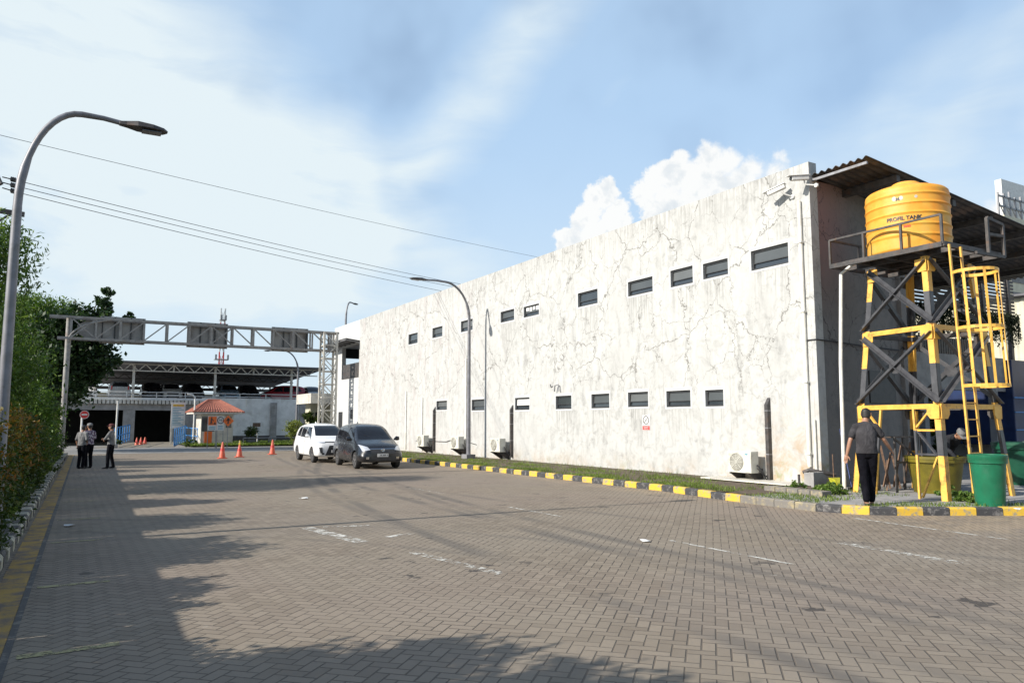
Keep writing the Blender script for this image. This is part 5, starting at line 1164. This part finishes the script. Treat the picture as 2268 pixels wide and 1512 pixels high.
# ================================================================== tank tower
tw = empty('tank_tower', (16.1, 9.7, .13), 'yellow and black painted steel tower with platform carrying the orange tank', 'tower')
Bq = [Vector(v) for v in ((15.12, 10.85, .1), (14.83, 8.56, .1), (17.2, 8.5, .1), (17.38, 10.8, .1))]
Tq = [Vector(v) for v in ((15.47, 10.42, 5.1), (15.2, 8.92, 5.1), (16.85, 8.9, 5.1), (16.95, 10.4, 5.1))]
ctr = Vector((16.1, 9.7, 0))
def P(i, z): return Bq[i].lerp(Tq[i], (z-.1)/5.0)
zs = [.1, .95, 1.55, 1.98, 2.6, 3.2, 3.62, 4.2, 4.75, 5.1]
bands = [(.1, 1.0, 0), (1.0, 1.5, 1), (1.5, 2.08, 0), (2.08, 2.85, 1), (2.85, 3.68, 0), (3.68, 4.35, 1), (4.35, 5.1, 0)]
for i in range(4):
    mb = MB()
    for z0, z1, k in bands:
        mb.k = k; a, b_ = P(i, z0), P(i, z1); s_ = Vector((1 if i in (0, 1) else -1, 0, 0)); s2 = Vector((0, -1 if i in (0, 3) else 1, 0)); w_ = .13; t_ = .012
        for d1, d2 in ((s_, s2), (s2, s_)):
            vs = [q+d1*u*w_+d2*v*t_ for q in (a, b_) for u, v in ((0, 0), (1, 0), (1, 1), (0, 1))]; mb.add(vs, [(0,1,2,3),(7,6,5,4),(0,4,5,1),(1,5,6,2),(2,6,7,3),(3,7,4,0)])
    mb.build('leg', ['yellow', 'towerblack'], tw)
    # inner bracing strut beside the leg at the foot: narrow zigzag frame
    j = (1, 0, 3, 2)[i]; mb = MB(); d = (P(j, .1)-P(i, .1)).normalized()
    if i < 2:
        f = lambda z, o_: P(i, z)+d*o_
        for z0, z1, k in ((.1, 1.0, 0), (1.0, 1.5, 1), (1.5, 2.0, 0)): mb.k = k; mb.beam(f(z0, .62 if z0 < .5 else .6), f(z1, .6), .055, .04)
        mb.k = 0; mb.beam(f(.98, .14), f(.16, .55), .055, .03); mb.beam(f(1.95, .18), f(1.56, .56), .05, .03); mb.k = 1; mb.beam(f(1.5, .56), f(1.02, .16), .055, .03); mb.k = 0; mb.beam(f(1.5, .14), f(1.5, .6), .05, .04); mb.k = 1; mb.beam(f(1.02, .14), f(1.02, .6), .04, .04)
        mb.build('foot_brace', ['yellow', 'towerblack'], tw)
    mb = MB(); mb.box((Bq[i].x-.1, Bq[i].y-.1, .06), (Bq[i].x+.12, Bq[i].y+.1, .1)); mb.build('foot_plate', 'darksteel', tw)
for z in (1.98, 3.6):
    for i in range(4):
        j = (i+1) % 4; mb = MB(); mb.beam(P(i, z), P(j, z), .07, .1); mb.build('ring_beam', 'yellow' if i in (0, 1) else 'darksteel', tw)
out_n = [Vector((-1, 0, 0)), Vector((0, -1, 0)), Vector((1, 0, 0)), Vector((0, 1, 0))]
for i in range(4):
    j = (i+1) % 4; nrm = out_n[i]*.02
    for z0, z1 in ((2.05, 3.5), (3.7, 5.0)):
        mb = MB(); mb.angle(P(i, z0)+nrm, P(j, z1)+nrm, .095, .012, a_dir=(0, 0, 1)); mb.angle(P(i, z1)+nrm*1.6, P(j, z0)+nrm*1.6, .095, .012, a_dir=(0, 0, 1)); br = mb.build('cross_brace', 'towerblack', tw)
        zc_ = (z0+z1)/2; w0_, w1_ = (P(i, z0)-P(j, z0)).length, (P(i, z1)-P(j, z1)).length; zc_ = z0+(z1-z0)*w0_/(w0_+w1_); c = (P(i, zc_)+P(j, zc_))/2+nrm*2; d = (P(j, zc_)-P(i, zc_)).normalized(); mb = MB(); mb.slab([c+d*.16*math.cos(a)+Vector((0, 0, .14*math.sin(a))) for a in np.arange(8)*math.pi/4+math.pi/8], .012); mb.build('gusset', 'towerblack', br)
    for z in (1.9, 3.52, 4.95):
        for k in (i, j):
            d = (P(j, z)-P(i, z)).normalized()*(1 if k == i else -1); c = P(k, z)+out_n[i]*.03; mb = MB()
            mb.slab([c-d*.01+Vector((0, 0, .1)), c+d*.27+Vector((0, 0, .1)), c+d*.27-Vector((0, 0, .08)), c+d*.2-Vector((0, 0, .17)), c+d*.0-Vector((0, 0, .17))], .014); mb.build('corner_plate', 'yellow' if i in (0, 1) else 'darksteel', tw)
# platform
px0, px1, py0, py1, pz_ = 14.93, 17.05, 8.42, 11.0, 5.22
mb = MB()
for y in np.linspace(py0, py1, 5): mb.beam((px0, y, pz_), (px1, y, pz_), .07, .1)
for x in (px0, px0+.55, px0+1.25, px1-.5, px1): mb.beam((x, py0, pz_-.011), (x, py1, pz_-.011), .08, .1)
mb.box((15.05, 8.75, pz_+.052), (17.0, 10.7, pz_+.085)); pf = mb.build('platform', 'darksteel', tw)
mb = MB(); zr = pz_+.6
for a, b_ in (((px0, py0), (px0, py1)), ((px0, py1), (px1, py1)), ((px1, py0+1.0), (px1, py1))): mb.beam((*a, zr), (*b_, zr), .042, .042)
for a in ((px0, py0), (px0, 9.28), (px0, 10.15), (px0, py1), (16.0, py1), (px1, py1), (px1, py0+1.0)): mb.beam((*a, pz_), (*a, zr), .045, .045, (0, 1, 0))
mb.build('guard_rail', 'darksteel', pf)
mb = MB(); gx, gy = 16.5, 8.35
for a, b_ in (((gx, gy, 5.15), (gx, gy, 5.95)), ((gx+.5, gy-.05, 5.15), (gx+.5, gy-.05, 5.85)), ((gx, gy, 5.95), (gx+.5, gy-.05, 5.85)), ((gx-.5, gy, 5.15), (gx+.5, gy-.05, 5.15)), ((gx, gy, 5.6), (gx+.5, gy-.05, 5.6))): mb.beam(a, b_, .06, .06, (0, 1, .01))
mb.build('gate_frame', 'darksteel', pf)
# caged ladder, leaning slightly in
L0, L1 = Vector((15.12, 8.22, .12)), Vector((15.02, 8.34, 5.2)); off = Vector((.44, .02, 0))
ld = MB(); ld.beam(L0, L1, .05, .035, (0, 1, 0)); ld.beam(L0+off, L1+off, .05, .035, (0, 1, 0)); ldr = ld.build('ladder_rails', 'yellow', tw)
for i in range(15): mb = MB(); a = L0.lerp(L1, (i+.9)/15.6); mb.tube([a, a+off], .013, 7); mb.build('rung', 'yellow' if i < 6 else 'darksteel', ldr)
def hoop(z):
    a = L0.lerp(L1, (z-.12)/5.38); c = a+off*.5; return [c+Vector((.42*math.sin(q) if abs(q) > .01 else 0, 0, 0))+Vector((-.0, -.42*(1-math.cos(q)) if False else 0, 0)) for q in (0,)], c
for z in (2.5, 3.7, 4.88):
    c = L0.lerp(L1, (z-.12)/5.38)+off*.5+Vector((.0, -.0, 0)); pts = [c+Vector((-.22, 0, 0))]
    pts += [c+Vector((.06, -.30, 0))+Vector((.40*math.cos(a), .40*math.sin(a), 0)) for a in np.linspace(math.pi*.82, math.pi*2.35, 18)]+[c+Vector((.22, 0, 0))]
    mb = MB()
    for a, b_ in zip(pts, pts[1:]): mb.beam(a, b_, .015, .06)
    mb.build('cage_hoop', 'yellow', tw)
for a in (math.pi*1.0, math.pi*1.28, math.pi*1.56, math.pi*1.84, math.pi*2.15):
    mb = MB(); f = lambda z: L0.lerp(L1, (z-.12)/5.38)+off*.5+Vector((.06+.405*math.cos(a), -.30+.405*math.sin(a), 0)); mb.beam(f(2.5), f(4.88), .045, .012, (math.cos(a), math.sin(a), 0)); mb.build('cage_strap', 'yellow', tw)
# tank
TC = Vector((15.92, 9.72, pz_+.09)); tk = empty('water_tank', TC, 'orange ribbed plastic water tank with domed lid on the tower platform', 'water tank')
prof = [(0.0, 0), (.80, 0), (.835, .03)]; Rk = .84
for z in np.linspace(.05, 1.34, 80):
    r_ = Rk+.0
    for zz in (.32, .55, .80, 1.02, 1.22): r_ += .022*math.exp(-((z-zz)/.022)**2)
    prof.append((r_, z))
prof += [(.83, 1.38), (.79, 1.42), (.70, 1.46), (.52, 1.52), (.34, 1.56), (.30, 1.60), (.29, 1.63), (.24, 1.66), (.1, 1.68), (0.001, 1.685)]
mb = MB(); mb.lathe(TC, [(max(r_, .001), z) for r_, z in prof], 64, capb=False, capt=False); mb.build('tank_body', 'tank', tk, smooth=40)
def wrap(vs, fs, ang, z, r=Rk+.004):
    return [TC+Vector(((r+v.z)*math.cos(ang+v.x/r), (r+v.z)*math.sin(ang+v.x/r), z+v.y)) for v in vs], fs
ang = math.atan2(-TC.y, -TC.x)-.02
vs, fs = textmesh('PROFIL TANK', .112, .004, .004); mb = MB(); mb.add(*wrap(vs, fs, ang-.06, .68)); mb.build('lettering', 'black', tk)
vs, fs = textmesh('2000', .07, .003, .002); mb = MB(); mb.add(*wrap(vs, fs, ang+.0, .50)); mb.build('lettering', 'signred', tk)
mb = MB()
for da, w_ in ((-.26, .05), (-.1, .045), (.24, .035)):
    n_ = 10; pts_ = [Vector((w_*math.cos(a)*.9, w_*math.sin(a), 0)) for a in np.linspace(0, 2*math.pi, n_, endpoint=False)]; mb.add(*wrap(pts_, [tuple(range(n_))], ang+da, 1.13))
mb.build('round_badges', 'cream', tk)
mb = MB(); mb.add(*wrap(textmesh('M', .1, .003, .004)[0], textmesh('M', .1, .003, .004)[1], ang-.18, 1.11)); mb.build('lettering', 'black', tk)
mb = MB(); mb.tube([(15.05, 11.0, .2), (15.1, 10.98, 3), (15.15, 10.9, 5.05), (15.3, 10.6, 5.3)], .042, 10); mb.build('pvc_pipe', 'pvc', smooth=60, label='long white pvc pipe rising from the grass up the left side of the tower', cat='pipe')

# ================================================================== things by the tower
def bin_(x, y, m_, lab, r=.31, h=.92, grp='green plastic bins'):
    t = empty('plastic_bin', (x, y, .13), lab, 'bin', grp); mb = MB(); mb.lathe((x, y, .13), [(.001, 0), (r*.78, 0), (r*.8, .02), (r*.98, h*.84), (r*.99, h*.86)], 40, capb=False, capt=False); mb.build('tub', m_, t, smooth=40)
    mb = MB(); mb.lathe((x, y, .13), [(r*.99, h*.82), (r*1.06, h*.83), (r*1.07, h*.91), (r*1.09, h*.92), (r*1.09, h*.985), (r*1.0, h), (r*.98, h), (r*.94, h*.8)], 40, capb=False, capt=False); mb.build('rim', m_, t, smooth=35)
    mb = MB(); mb.lathe((x, y, .13+h*.5), [(.001, 0), (r*.9, 0)], 24, capb=False, capt=False); mb.build('contents', 'dark', t)
    return t
q = onZ(2202, 1120, .13); bin_(q.x+.03, q.y+.08, 'green', 'bright green plastic bin on the grass in front of the tower ladder', .30, .94)
q = onZ(2262, 1072, .13); bin_(q.x, q.y, 'greend', 'dark green plastic bin in the shade at the right edge', .55, 1.05)
q = onZ(2075, 1090, .13); t = bin_(q.x, q.y, 'tub', 'wide olive yellow plastic tub under the tower', .56, .8, None); t.name = 'plastic_tub'
# leaning timber and black stand
for i in range(9):
    a = onZ(1942+i*7.5, 1086-(i % 3)*4, .13); top_ = Vector((a.x+.25+.05*(i % 2), a.y+.15+.25*math.sin(i*2.1), .9+.22*math.sin(i*1.7)+.1)); mb = MB(); mb.beam(a, top_, .03+.012*(i % 3), .025)
    mb.build('timber_batten', 'wood', label=('first', 'second', 'third', 'fourth', 'fifth', 'sixth', 'seventh', 'eighth', 'last')[i]+' rough wooden batten from the left in the bundle leaning under the tower', cat='timber', group='rough battens leaning under the tower')
t = empty('metal_stand', (15.9, 10.4, .13), 'black metal stand frame behind the leaning battens', 'stand'); mb = MB()
ax, ay = 15.75, 10.2
for dx_, dy_ in ((0, 0), (.75, -.15), (.1, .5), (.85, .35)): mb.beam((ax+dx_, ay+dy_, .13), (ax+dx_, ay+dy_, 1.32), .04, .04, (0, 1, 0))
mb.beam((ax, ay, .78), (ax+.75, ay-.15, .8), .04); mb.beam((ax, ay, 1.3), (ax+.75, ay-.15, .8), .04); mb.build('frame', 'darksteel', t); mb = MB(); mb.slab([(ax-.02, ay-.02, 1.32), (ax+.78, ay-.17, 1.32), (ax+.88, ay+.38, 1.32), (ax+.08, ay+.53, 1.32)], .03); mb.build('top_plate', 'darksteel', t)
# broom and dustpan
t = empty('broom', (15.2, 11.35, .13), 'blue handled broom leaning against the grey side wall', 'broom'); a = onZ(1880, 1068, .13); a = Vector((15.45, 11.1, .2)); b_ = onY(1860, 950, 11.55); mb = MB(); mb.tube([a, b_], .014, 8); mb.build('handle', 'blueh', t, smooth=60)
mb = MB(); mb.beam(a+Vector((-.1, 0, -.05)), a+Vector((.12, 0, -.05)), .05, .1); mb.build('brush_head', 'darksteel', t)
t = empty('dustpan', (15.0, 10.95, .13), 'yellow long handled dustpan standing in the weeds by the tower leg', 'dustpan'); a = onZ(1878, 1085, .13); a = Vector((14.9, 11.15, .13)); mb = MB()
mb.slab([a+Vector((-.14, .02, .3)), a+Vector((.14, -.06, .3)), a+Vector((.12, -.05, .04)), a+Vector((-.02, 0, 0))], .015); mb.slab([a+Vector((-.14, .02, .3)), a+Vector((-.02, 0, 0)), a+Vector((-.03, -.16, .05)), a+Vector((-.15, -.16, .26))], .012); mb.slab([a+Vector((-.02, 0, 0)), a+Vector((.12, -.05, .04)), a+Vector((.1, -.2, .02)), a+Vector((-.03, -.16, .05))], .012); mb.build('pan', 'dustpan', t)
mb = MB(); mb.tube([a+Vector((.0, 0, .3)), a+Vector((.02, .02, .82))], .011, 7); mb.build('handle', 'wood', t)
# corner block with pipe ends, bricks, litter, weeds
t = empty('drain_box', (15.0, 11.8, .13), 'stained concrete drain block with black pipe at the foot of the building corner', 'drain box'); mb = MB(); mb.box((14.82, 11.62, .13), (15.3, 11.7, .52)); mb.box((14.9, 11.7, .2), (15.2, 11.95, .5)); mb.build('block', 'concrete', t, bevel=.01)
mb = MB(); mb.tube([(14.95, 12.0, .5), (14.98, 11.85, .56), (15.2, 11.65, .5), (15.5, 11.55, .45)], .045, 9); mb.tube([(14.85, 12.05, .13), (14.85, 12.05, .45)], .03, 8); mb.build('pipe_end', 'darksteel', t, smooth=60)
for i in range(5):
    q = Vector((13.55-.03*i, 11.95-.33*i, .13)); mb = MB(); mb.box((q.x, q.y-.29, .125), (q.x+.3, q.y, .245)); mb.build('concrete_brick', 'kerbbare', bevel=.01, label=('farthest', 'second farthest', 'middle', 'second nearest', 'nearest')[i]+' loose grey concrete brick of the row on the verge below the building corner', cat='brick', group='row of loose bricks on the verge')
for i, (px, py, lb) in enumerate(((676, 1104, 'white paper scrap on the paving in front of the cars'), (156, 1165, 'white scrap on the shaded paving near the left kerb'), (1430, 1199, 'small pale litter scrap in the middle of the paving'), (2252, 1129, 'crumpled white paper on the grass beside the green bin'))):
    q = onZ(px, py, .13 if i == 3 else 0); mb = MB(); s_ = .09; V_ = [(q.x+s_*math.cos(a)*random.uniform(.6, 1.2), q.y+s_*math.sin(a)*random.uniform(.6, 1.2), q.z+.01+random.uniform(0, .025)) for a in np.linspace(0, 2*math.pi, 7, endpoint=False)]
    mb.add(V_+[(q.x, q.y, q.z+.035)], [(j, (j+1) % 7, 7) for j in range(7)]); mb.build('litter', 'paper', label=lb, cat='litter', group='litter scraps')
for (x, y, r_, n_, lb) in ((14.2, 10.75, .42, 1700, 'leafy weeds on the kerb corner between the building and the tower'), (14.75, 11.2, .3, 900, 'leafy weeds round the yellow dustpan'), (15.2, 8.35, .4, 1300, 'leafy weeds at the foot of the ladder beside the green bin'), (14.2, 11.6, .3, 500, 'weeds at the foot of the stained building corner'), (16.0, 9.2, .35, 600, 'weeds under the tower by the yellow tub'), (15.6, 10.9, .3, 500, 'weeds at the feet of the black metal stand')):
    leaves('weeds', [(x, y, .2, r_, r_*.8, .15, 1)], n_, .07, 'leaf', label=lb, cat='weeds', group='clumps of weeds round the tower')

# ================================================================== behind the tower, right edge
t = empty('annex_building', (24, 14.2, 0), 'grey concrete annex with louvred screen and hanging vines behind the tower', 'building'); AY = 14.6
ax_ = lambda px, y=AY: onY(px, 800, y).x
az_ = lambda px, py, y=AY: onY(px, py, y).z
mb = MB(); mb.box((ax_(1990), AY, az_(2100, 862)), (ax_(2226), AY+.3, az_(2100, 800)+.25)); mb.build('concrete_beam', 'concrete', t)
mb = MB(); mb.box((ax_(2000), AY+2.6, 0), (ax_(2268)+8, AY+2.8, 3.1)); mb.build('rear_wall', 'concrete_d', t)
for px in (2000, 2045, 2200): mb = MB(); mb.box((ax_(px)-.12, AY-.02, .13), (ax_(px)+.12, AY+.2, az_(2100, 862))); mb.build('column', 'concrete_d', t)
mb = MB(); x = ax_(2020)
while x < ax_(2205): mb.box((x, AY+.05, 3.3), (x+.1, AY+.1, 4.55)); x += .14
mb.build('vertical_slat_screen', 'darksteel', t)
mb = MB()
for i in range(15): z = 5.65+i*.13; mb.box((ax_(2015), AY+.3, z), (ax_(2275), AY+.34, z+.085))
mb.build('horizontal_louvres', 'darksteel', t)
for px in (2015, 2085, 2160, 2205, 2262): mb = MB(); mb.box((ax_(px)-.08, AY+.25, 3.2), (ax_(px)+.08, AY+.4, 7.2)); mb.build('screen_post', 'darksteel', t)
V_ = []
for i in range(420):
    x = rng.uniform(ax_(2020), ax_(2275)); z1_ = rng.uniform(5.5, 5.75); L_ = rng.uniform(.3, 1.15); 
    for k in range(int(L_*30)): V_.append((x+rng.normal()*.016, AY+.2+rng.normal()*.03, z1_-k/30))
V_ = np.array(V_); N = len(V_); a_ = rng.normal(size=(N, 3))*.022; b2 = rng.normal(size=(N, 3))*.018; a_[:, 2] -= .025
rawquads('hanging_vines', np.stack([V_-a_, V_+b2, V_+a_, V_-b2], 1).reshape(-1, 3), 'vine', t)
mb = MB(); mb.box((ax_(2226)-.1, AY-.25, az_(2240, 985)), (ax_(2268)+4, AY+2.5, az_(2240, 800)+.02)); nv = mb.build('blue_tank_body', 'navy', t, bevel=.03)
mb = MB()
for q in (.25, .55, .8): z = az_(2240, 985)+q*2.1; mb.box((ax_(2226)-.1, AY-.29, z), (ax_(2268)+4, AY-.251, z+.04))
mb.build('rib', 'bluerail', nv)
c = Vector((ax_(2130), AY+1.6, 0)); leaves('shade_plant', [(c.x, c.y, 2.6, 1.6, .3, .6, 1), (c.x+.3, c.y, 1.3, 1.2, .3, .9, 1)], 2600, .16, 'leafhedge', label='green plant glimpsed under the concrete beam behind the tower', cat='plant')
# sunlit cream cladding wall of the next building
t = empty('cream_warehouse', (34, 18, 0), 'cream corrugated metal wall of a warehouse behind the annex', 'building'); mb = MB(); vs = []; fs = []; k = 0
A_, B2 = Vector((31.6, 20.5, 0)), Vector((33.2, 12.0, 0)); n_ = 110; d = (B2-A_)/n_; nn = Vector((d.y, -d.x, 0)).normalized()
for i in range(n_+1):
    q = A_+d*i+nn*(.035 if (i//2) % 2 else 0); vs += [q+Vector((0, 0, 2.5)), q+Vector((0, 0, 6.6))]
mb.add(vs, [(2*i, 2*i+2, 2*i+3, 2*i+1) for i in range(n_)]); mb.build('corrugated_wall', 'cladding', t); mb = MB(); mb.beam(A_+Vector((0, 0, 5.0)), B2+Vector((0, 0, 5.0)), .04, .04); mb.build('flashing', 'darksteel', t)
mb = MB(); mb.slab([A_+Vector((-.3, -.3, 6.65)), B2+Vector((-.3, -.3, 6.65)), B2+Vector((4, 0, 7)), A_+Vector((4, 0, 7))], .08); mb.build('roof', 'paleroof', t)
# far tall building under construction
t = empty('unfinished_building', (128, 60, 0), 'pale unfinished block with scaffold posts on its roof, far right', 'building'); fx = lambda px: onY(px, 500, 60).x; fz = lambda px, py: onY(px, py, 60).z
mb = MB(); mb.box((fx(2226), 60, 0), (fx(2226)+40, 61.5, fz(2240, 480))); mb.build('walls', 'cladding', t)
for i in range(5): z = fz(2240, 480)-2.6*i-1.6; mb = MB(); mb.box((fx(2226)+.6, 59.9, z-1.1), (fx(2226)+30, 59.99, z)); mb.build('window_band', 'concrete_d', t)
mb = MB(); zt_ = fz(2240, 480)
for i in range(6):
    x = fx(2222)+i*1.7; mb.beam((x, 60.5, zt_), (x, 60.5, zt_+4.2+random.uniform(-1, 1)), .25, .25, (0, 1, 0)); mb.beam((x, 60.5, zt_+2.4), (x+1.7, 60.5, zt_+.2), .12)
for zz in (1.6, 3.2): mb.beam((fx(2222), 60.5, zt_+zz), (fx(2222)+9, 60.5, zt_+zz), .25)
mb.build('scaffold', 'steel', t); mb = MB(); mb.box((fx(2255), 62, zt_), (fx(2255)+8, 63, zt_+7)); mb.build('stair_tower', 'white', t)

# ================================================================== hedge, shrubs and trees on the left
def bush(x, y, r, h, m_, lab, n=9000, size=.075, ry=None):
    t = empty('hedge_bush', (x, y, .11), lab, 'bush', 'bushes of the hedge on the left'); ry = ry or r*1.15
    if m_ == 'leafrust':
        leaves('new_growth', [(x, y, h*.80, r*.88, ry*.88, h*.24, 1.0), (x+r*.3, y-.2, h*.55, r*.72, ry*.9, h*.25, .5)], n//2, size*1.1, 'leafrust', t, .42, -.5, True); m_ = 'leafhedge'; h *= .88
    leaves('foliage', [(x, y, h*.52, r, ry, h*.48, 1.0), (x+.1, y-.1, h*.72, r*.72, ry*.72, h*.26, .45), (x+r*.2, y, h*.25, r*.85, ry*.9, h*.25, .35)], n, size, m_, t, .42, .2, True)
    mb = MB()
    for _ in range(6): a = random.uniform(0, 6.28); mb.tube([(x, y, .05), (x+.25*r*math.cos(a), y+.25*r*math.sin(a), h*.35), (x+.6*r*math.cos(a), y+.6*r*math.sin(a), h*.75)], [.03, .022, .01], 6)
    mb.build('stems', 'trunk', t); return t
bush(-1.58, 10.9, 1.12, 2.02, 'leafrust', 'nearest rust brown hedge bush at the left edge', 24000, .062)
bush(-1.66, 14.2, 1.22, 2.2, 'leafrust', 'tall rust and green hedge bush behind the nearest one, behind the lamp', 24000, .066)
bush(-1.30, 17.6, .95, 1.95, 'leafrust', 'yellow tipped hedge bush, third from the left edge', 17000, .072)
bush(-1.25, 20.6, .95, 1.95, 'leafhedge', 'green hedge bush, fourth from the left edge', 14000, .078)
bush(-1.15, 23.4, .95, 2.0, 'leafhedge', 'green hedge bush below the tall shrub', 8000, .08)
bush(-1.0, 29.5, .9, 2.0, 'leafhedge', 'dark green hedge bush just behind the tall shrub', 7000, .085)
bush(-.95, 34.0, .9, 2.1, 'leafhedge', 'dark hedge bush beside the standing people', 6000, .09)
bush(-.9, 39, .9, 2.1, 'leafhedge', 'last hedge bush before the gantry leg', 5000, .1)
for y, lb in ((8.2, 'low hedge bush just outside the left edge, casting shade on the near paving'), (5.6, 'low hedge bush beside the camera, casting shade on the near paving')): bush(-1.7, y, .95, 1.5, 'leafhedge', lb, 15000, .09, 1.5)
tree('tall_shrub', (-1.15, 26.3, .11), (-1.1, 26.3, 2.0), [(-1.05, 26.3, 1.95, .8, .9, .85, 1), (-.95, 26.2, 1.2, .8, .9, .8, .8)], 11000, .1, 'leaf', 'tall drooping green shrub in front of the gantry leg', 'shrub', tr=.06, droop=1.2)
tree('yard_tree', (-3.0, 21.5, .11), (-2.6, 21.6, 4.6), [(-2.15, 21.8, 5.4, 1.2, 1.3, 1.3, 1), (-2.5, 20.9, 3.6, 1.6, 1.6, 1.3, 1.2), (-1.9, 22.6, 3.0, 1.4, 1.6, 1.2, 1)], 36000, .13, 'leaf', 'tall light green leaning tree behind the nearest lamp post', 'tree', 'trees behind the hedge', aspect=.3, droop=.9)
tree('yard_tree', (-3.2, 52, .0), (-2.6, 52, 7.0), [(-1.9, 52, 7.6, 2.1, 2, 1.7, 1), (-3.2, 52, 6.2, 2.6, 2, 2.2, 1), (-2.4, 52, 4.2, 2.0, 2, 2.2, 1)], 32000, .22, 'leaf', 'green drooping tree behind the gantry leg, left of the dark leaved tree', 'tree', 'trees behind the hedge', aspect=.32, droop=.8)
tree('yard_tree', (-3.6, 35, .11), (-3.4, 35, 3.6), [(-3.4, 35, 3.9, 2.0, 2, 1.9, 1), (-2.2, 36, 2.6, 1.4, 1.6, 1.6, .8)], 16000, .17, 'leafdark', 'dense dark tree filling the gap behind the hedge', 'tree', 'trees behind the hedge')
tree('ficus_tree', (-.9, 49, 0), (-.2, 49.5, 6.0), [(.1, 49.3, 5.6, 1.9, 1.8, 1.9, 1.1), (.9, 49.2, 7.6, 1.1, 1.1, 1.0, .3), (1.25, 49.0, 4.9, 1.2, 1.2, 1.0, .35), (-.8, 49.3, 4.2, 1.8, 1.8, 1.9, 1), (1.45, 49.3, 8.9, .45, .5, .7, .09), (2.6, 49.2, 7.75, .6, .5, .35, .07), (-.6, 49, 7.0, 1.5, 1.3, 1.2, .5), (1.9, 49.2, 6.7, .8, .7, .5, .12)], 21000, .24, 'leafdark', 'large dark leaved tree with gaps behind the left leg of the gantry', 'tree', aspect=.6, limbs=9, tr=.2)
tree('yard_tree', (-4.6, 3.2, 0), (-4.4, 3.4, 3.0), [(-3.5, 3.1, 2.9, 1.5, 1.9, .8, 1), (-2.8, 4.8, 2.5, .9, 1.0, .7, .4), (-3.2, 2.0, 3.5, 1.1, 1.4, .7, .5)], 22000, .15, 'leaf', 'tree outside the left edge whose shadow falls on the near paving', 'tree', 'trees behind the hedge')
for y, h_, lb in ((8.6, 2.6, 'thin tree beyond the left edge, nearest the camera of the row behind the hedge'), (11.8, 2.9, 'thin tree beyond the left edge, level with the nearest lamp post'), (14.6, 3.0, 'thin tree beyond the left edge, behind the tall rusty bush'), (17.4, 3.5, 'thin tree beyond the left edge, last before the light green tree')):
    tree('thin_tree', (-3.5, y, 0), (-3.4, y, h_-.6), [(-3.4, y, h_-.4, .75, .6, .55, 1), (-3.0, y+.5, h_-1.0, .6, .5, .4, .6)], 3200, .13, 'leaf', lb, 'tree', 'trees behind the hedge', tr=.05, limbs=3)
t = empty('boundary_wall', (-2.75, 25, 0), 'grey boundary wall of upright boards glimpsed behind the hedge', 'wall'); mb = MB(); y = 2.
while y < 44: mb.box((-2.8, y, 0), (-2.7, y+.45, 1.85+.017*y)); y += .47
mb.build('boards', 'concrete', t); mb = MB(); mb.slab([(-2.85, 2, 1.89), (-2.65, 2, 1.89), (-2.65, 44, 2.61), (-2.85, 44, 2.61)], .07); mb.build('coping', 'concrete_d', t)
mb = MB(); q = onZ(16, 1190, .11); mb.box((q.x-.35, q.y, .11), (q.x+.02, q.y+.3, .33)); tag(mb.build('meter_box', 'concrete', bevel=.01), 'small grey box on the grass by the left kerb', 'box')
leaves('verge_plant', [(-1.35, 9.0, .35, .3, .4, .3, 1)], 900, .1, 'leaf', label='low leafy plant on the grass by the left kerb, near the frame edge', cat='plant')
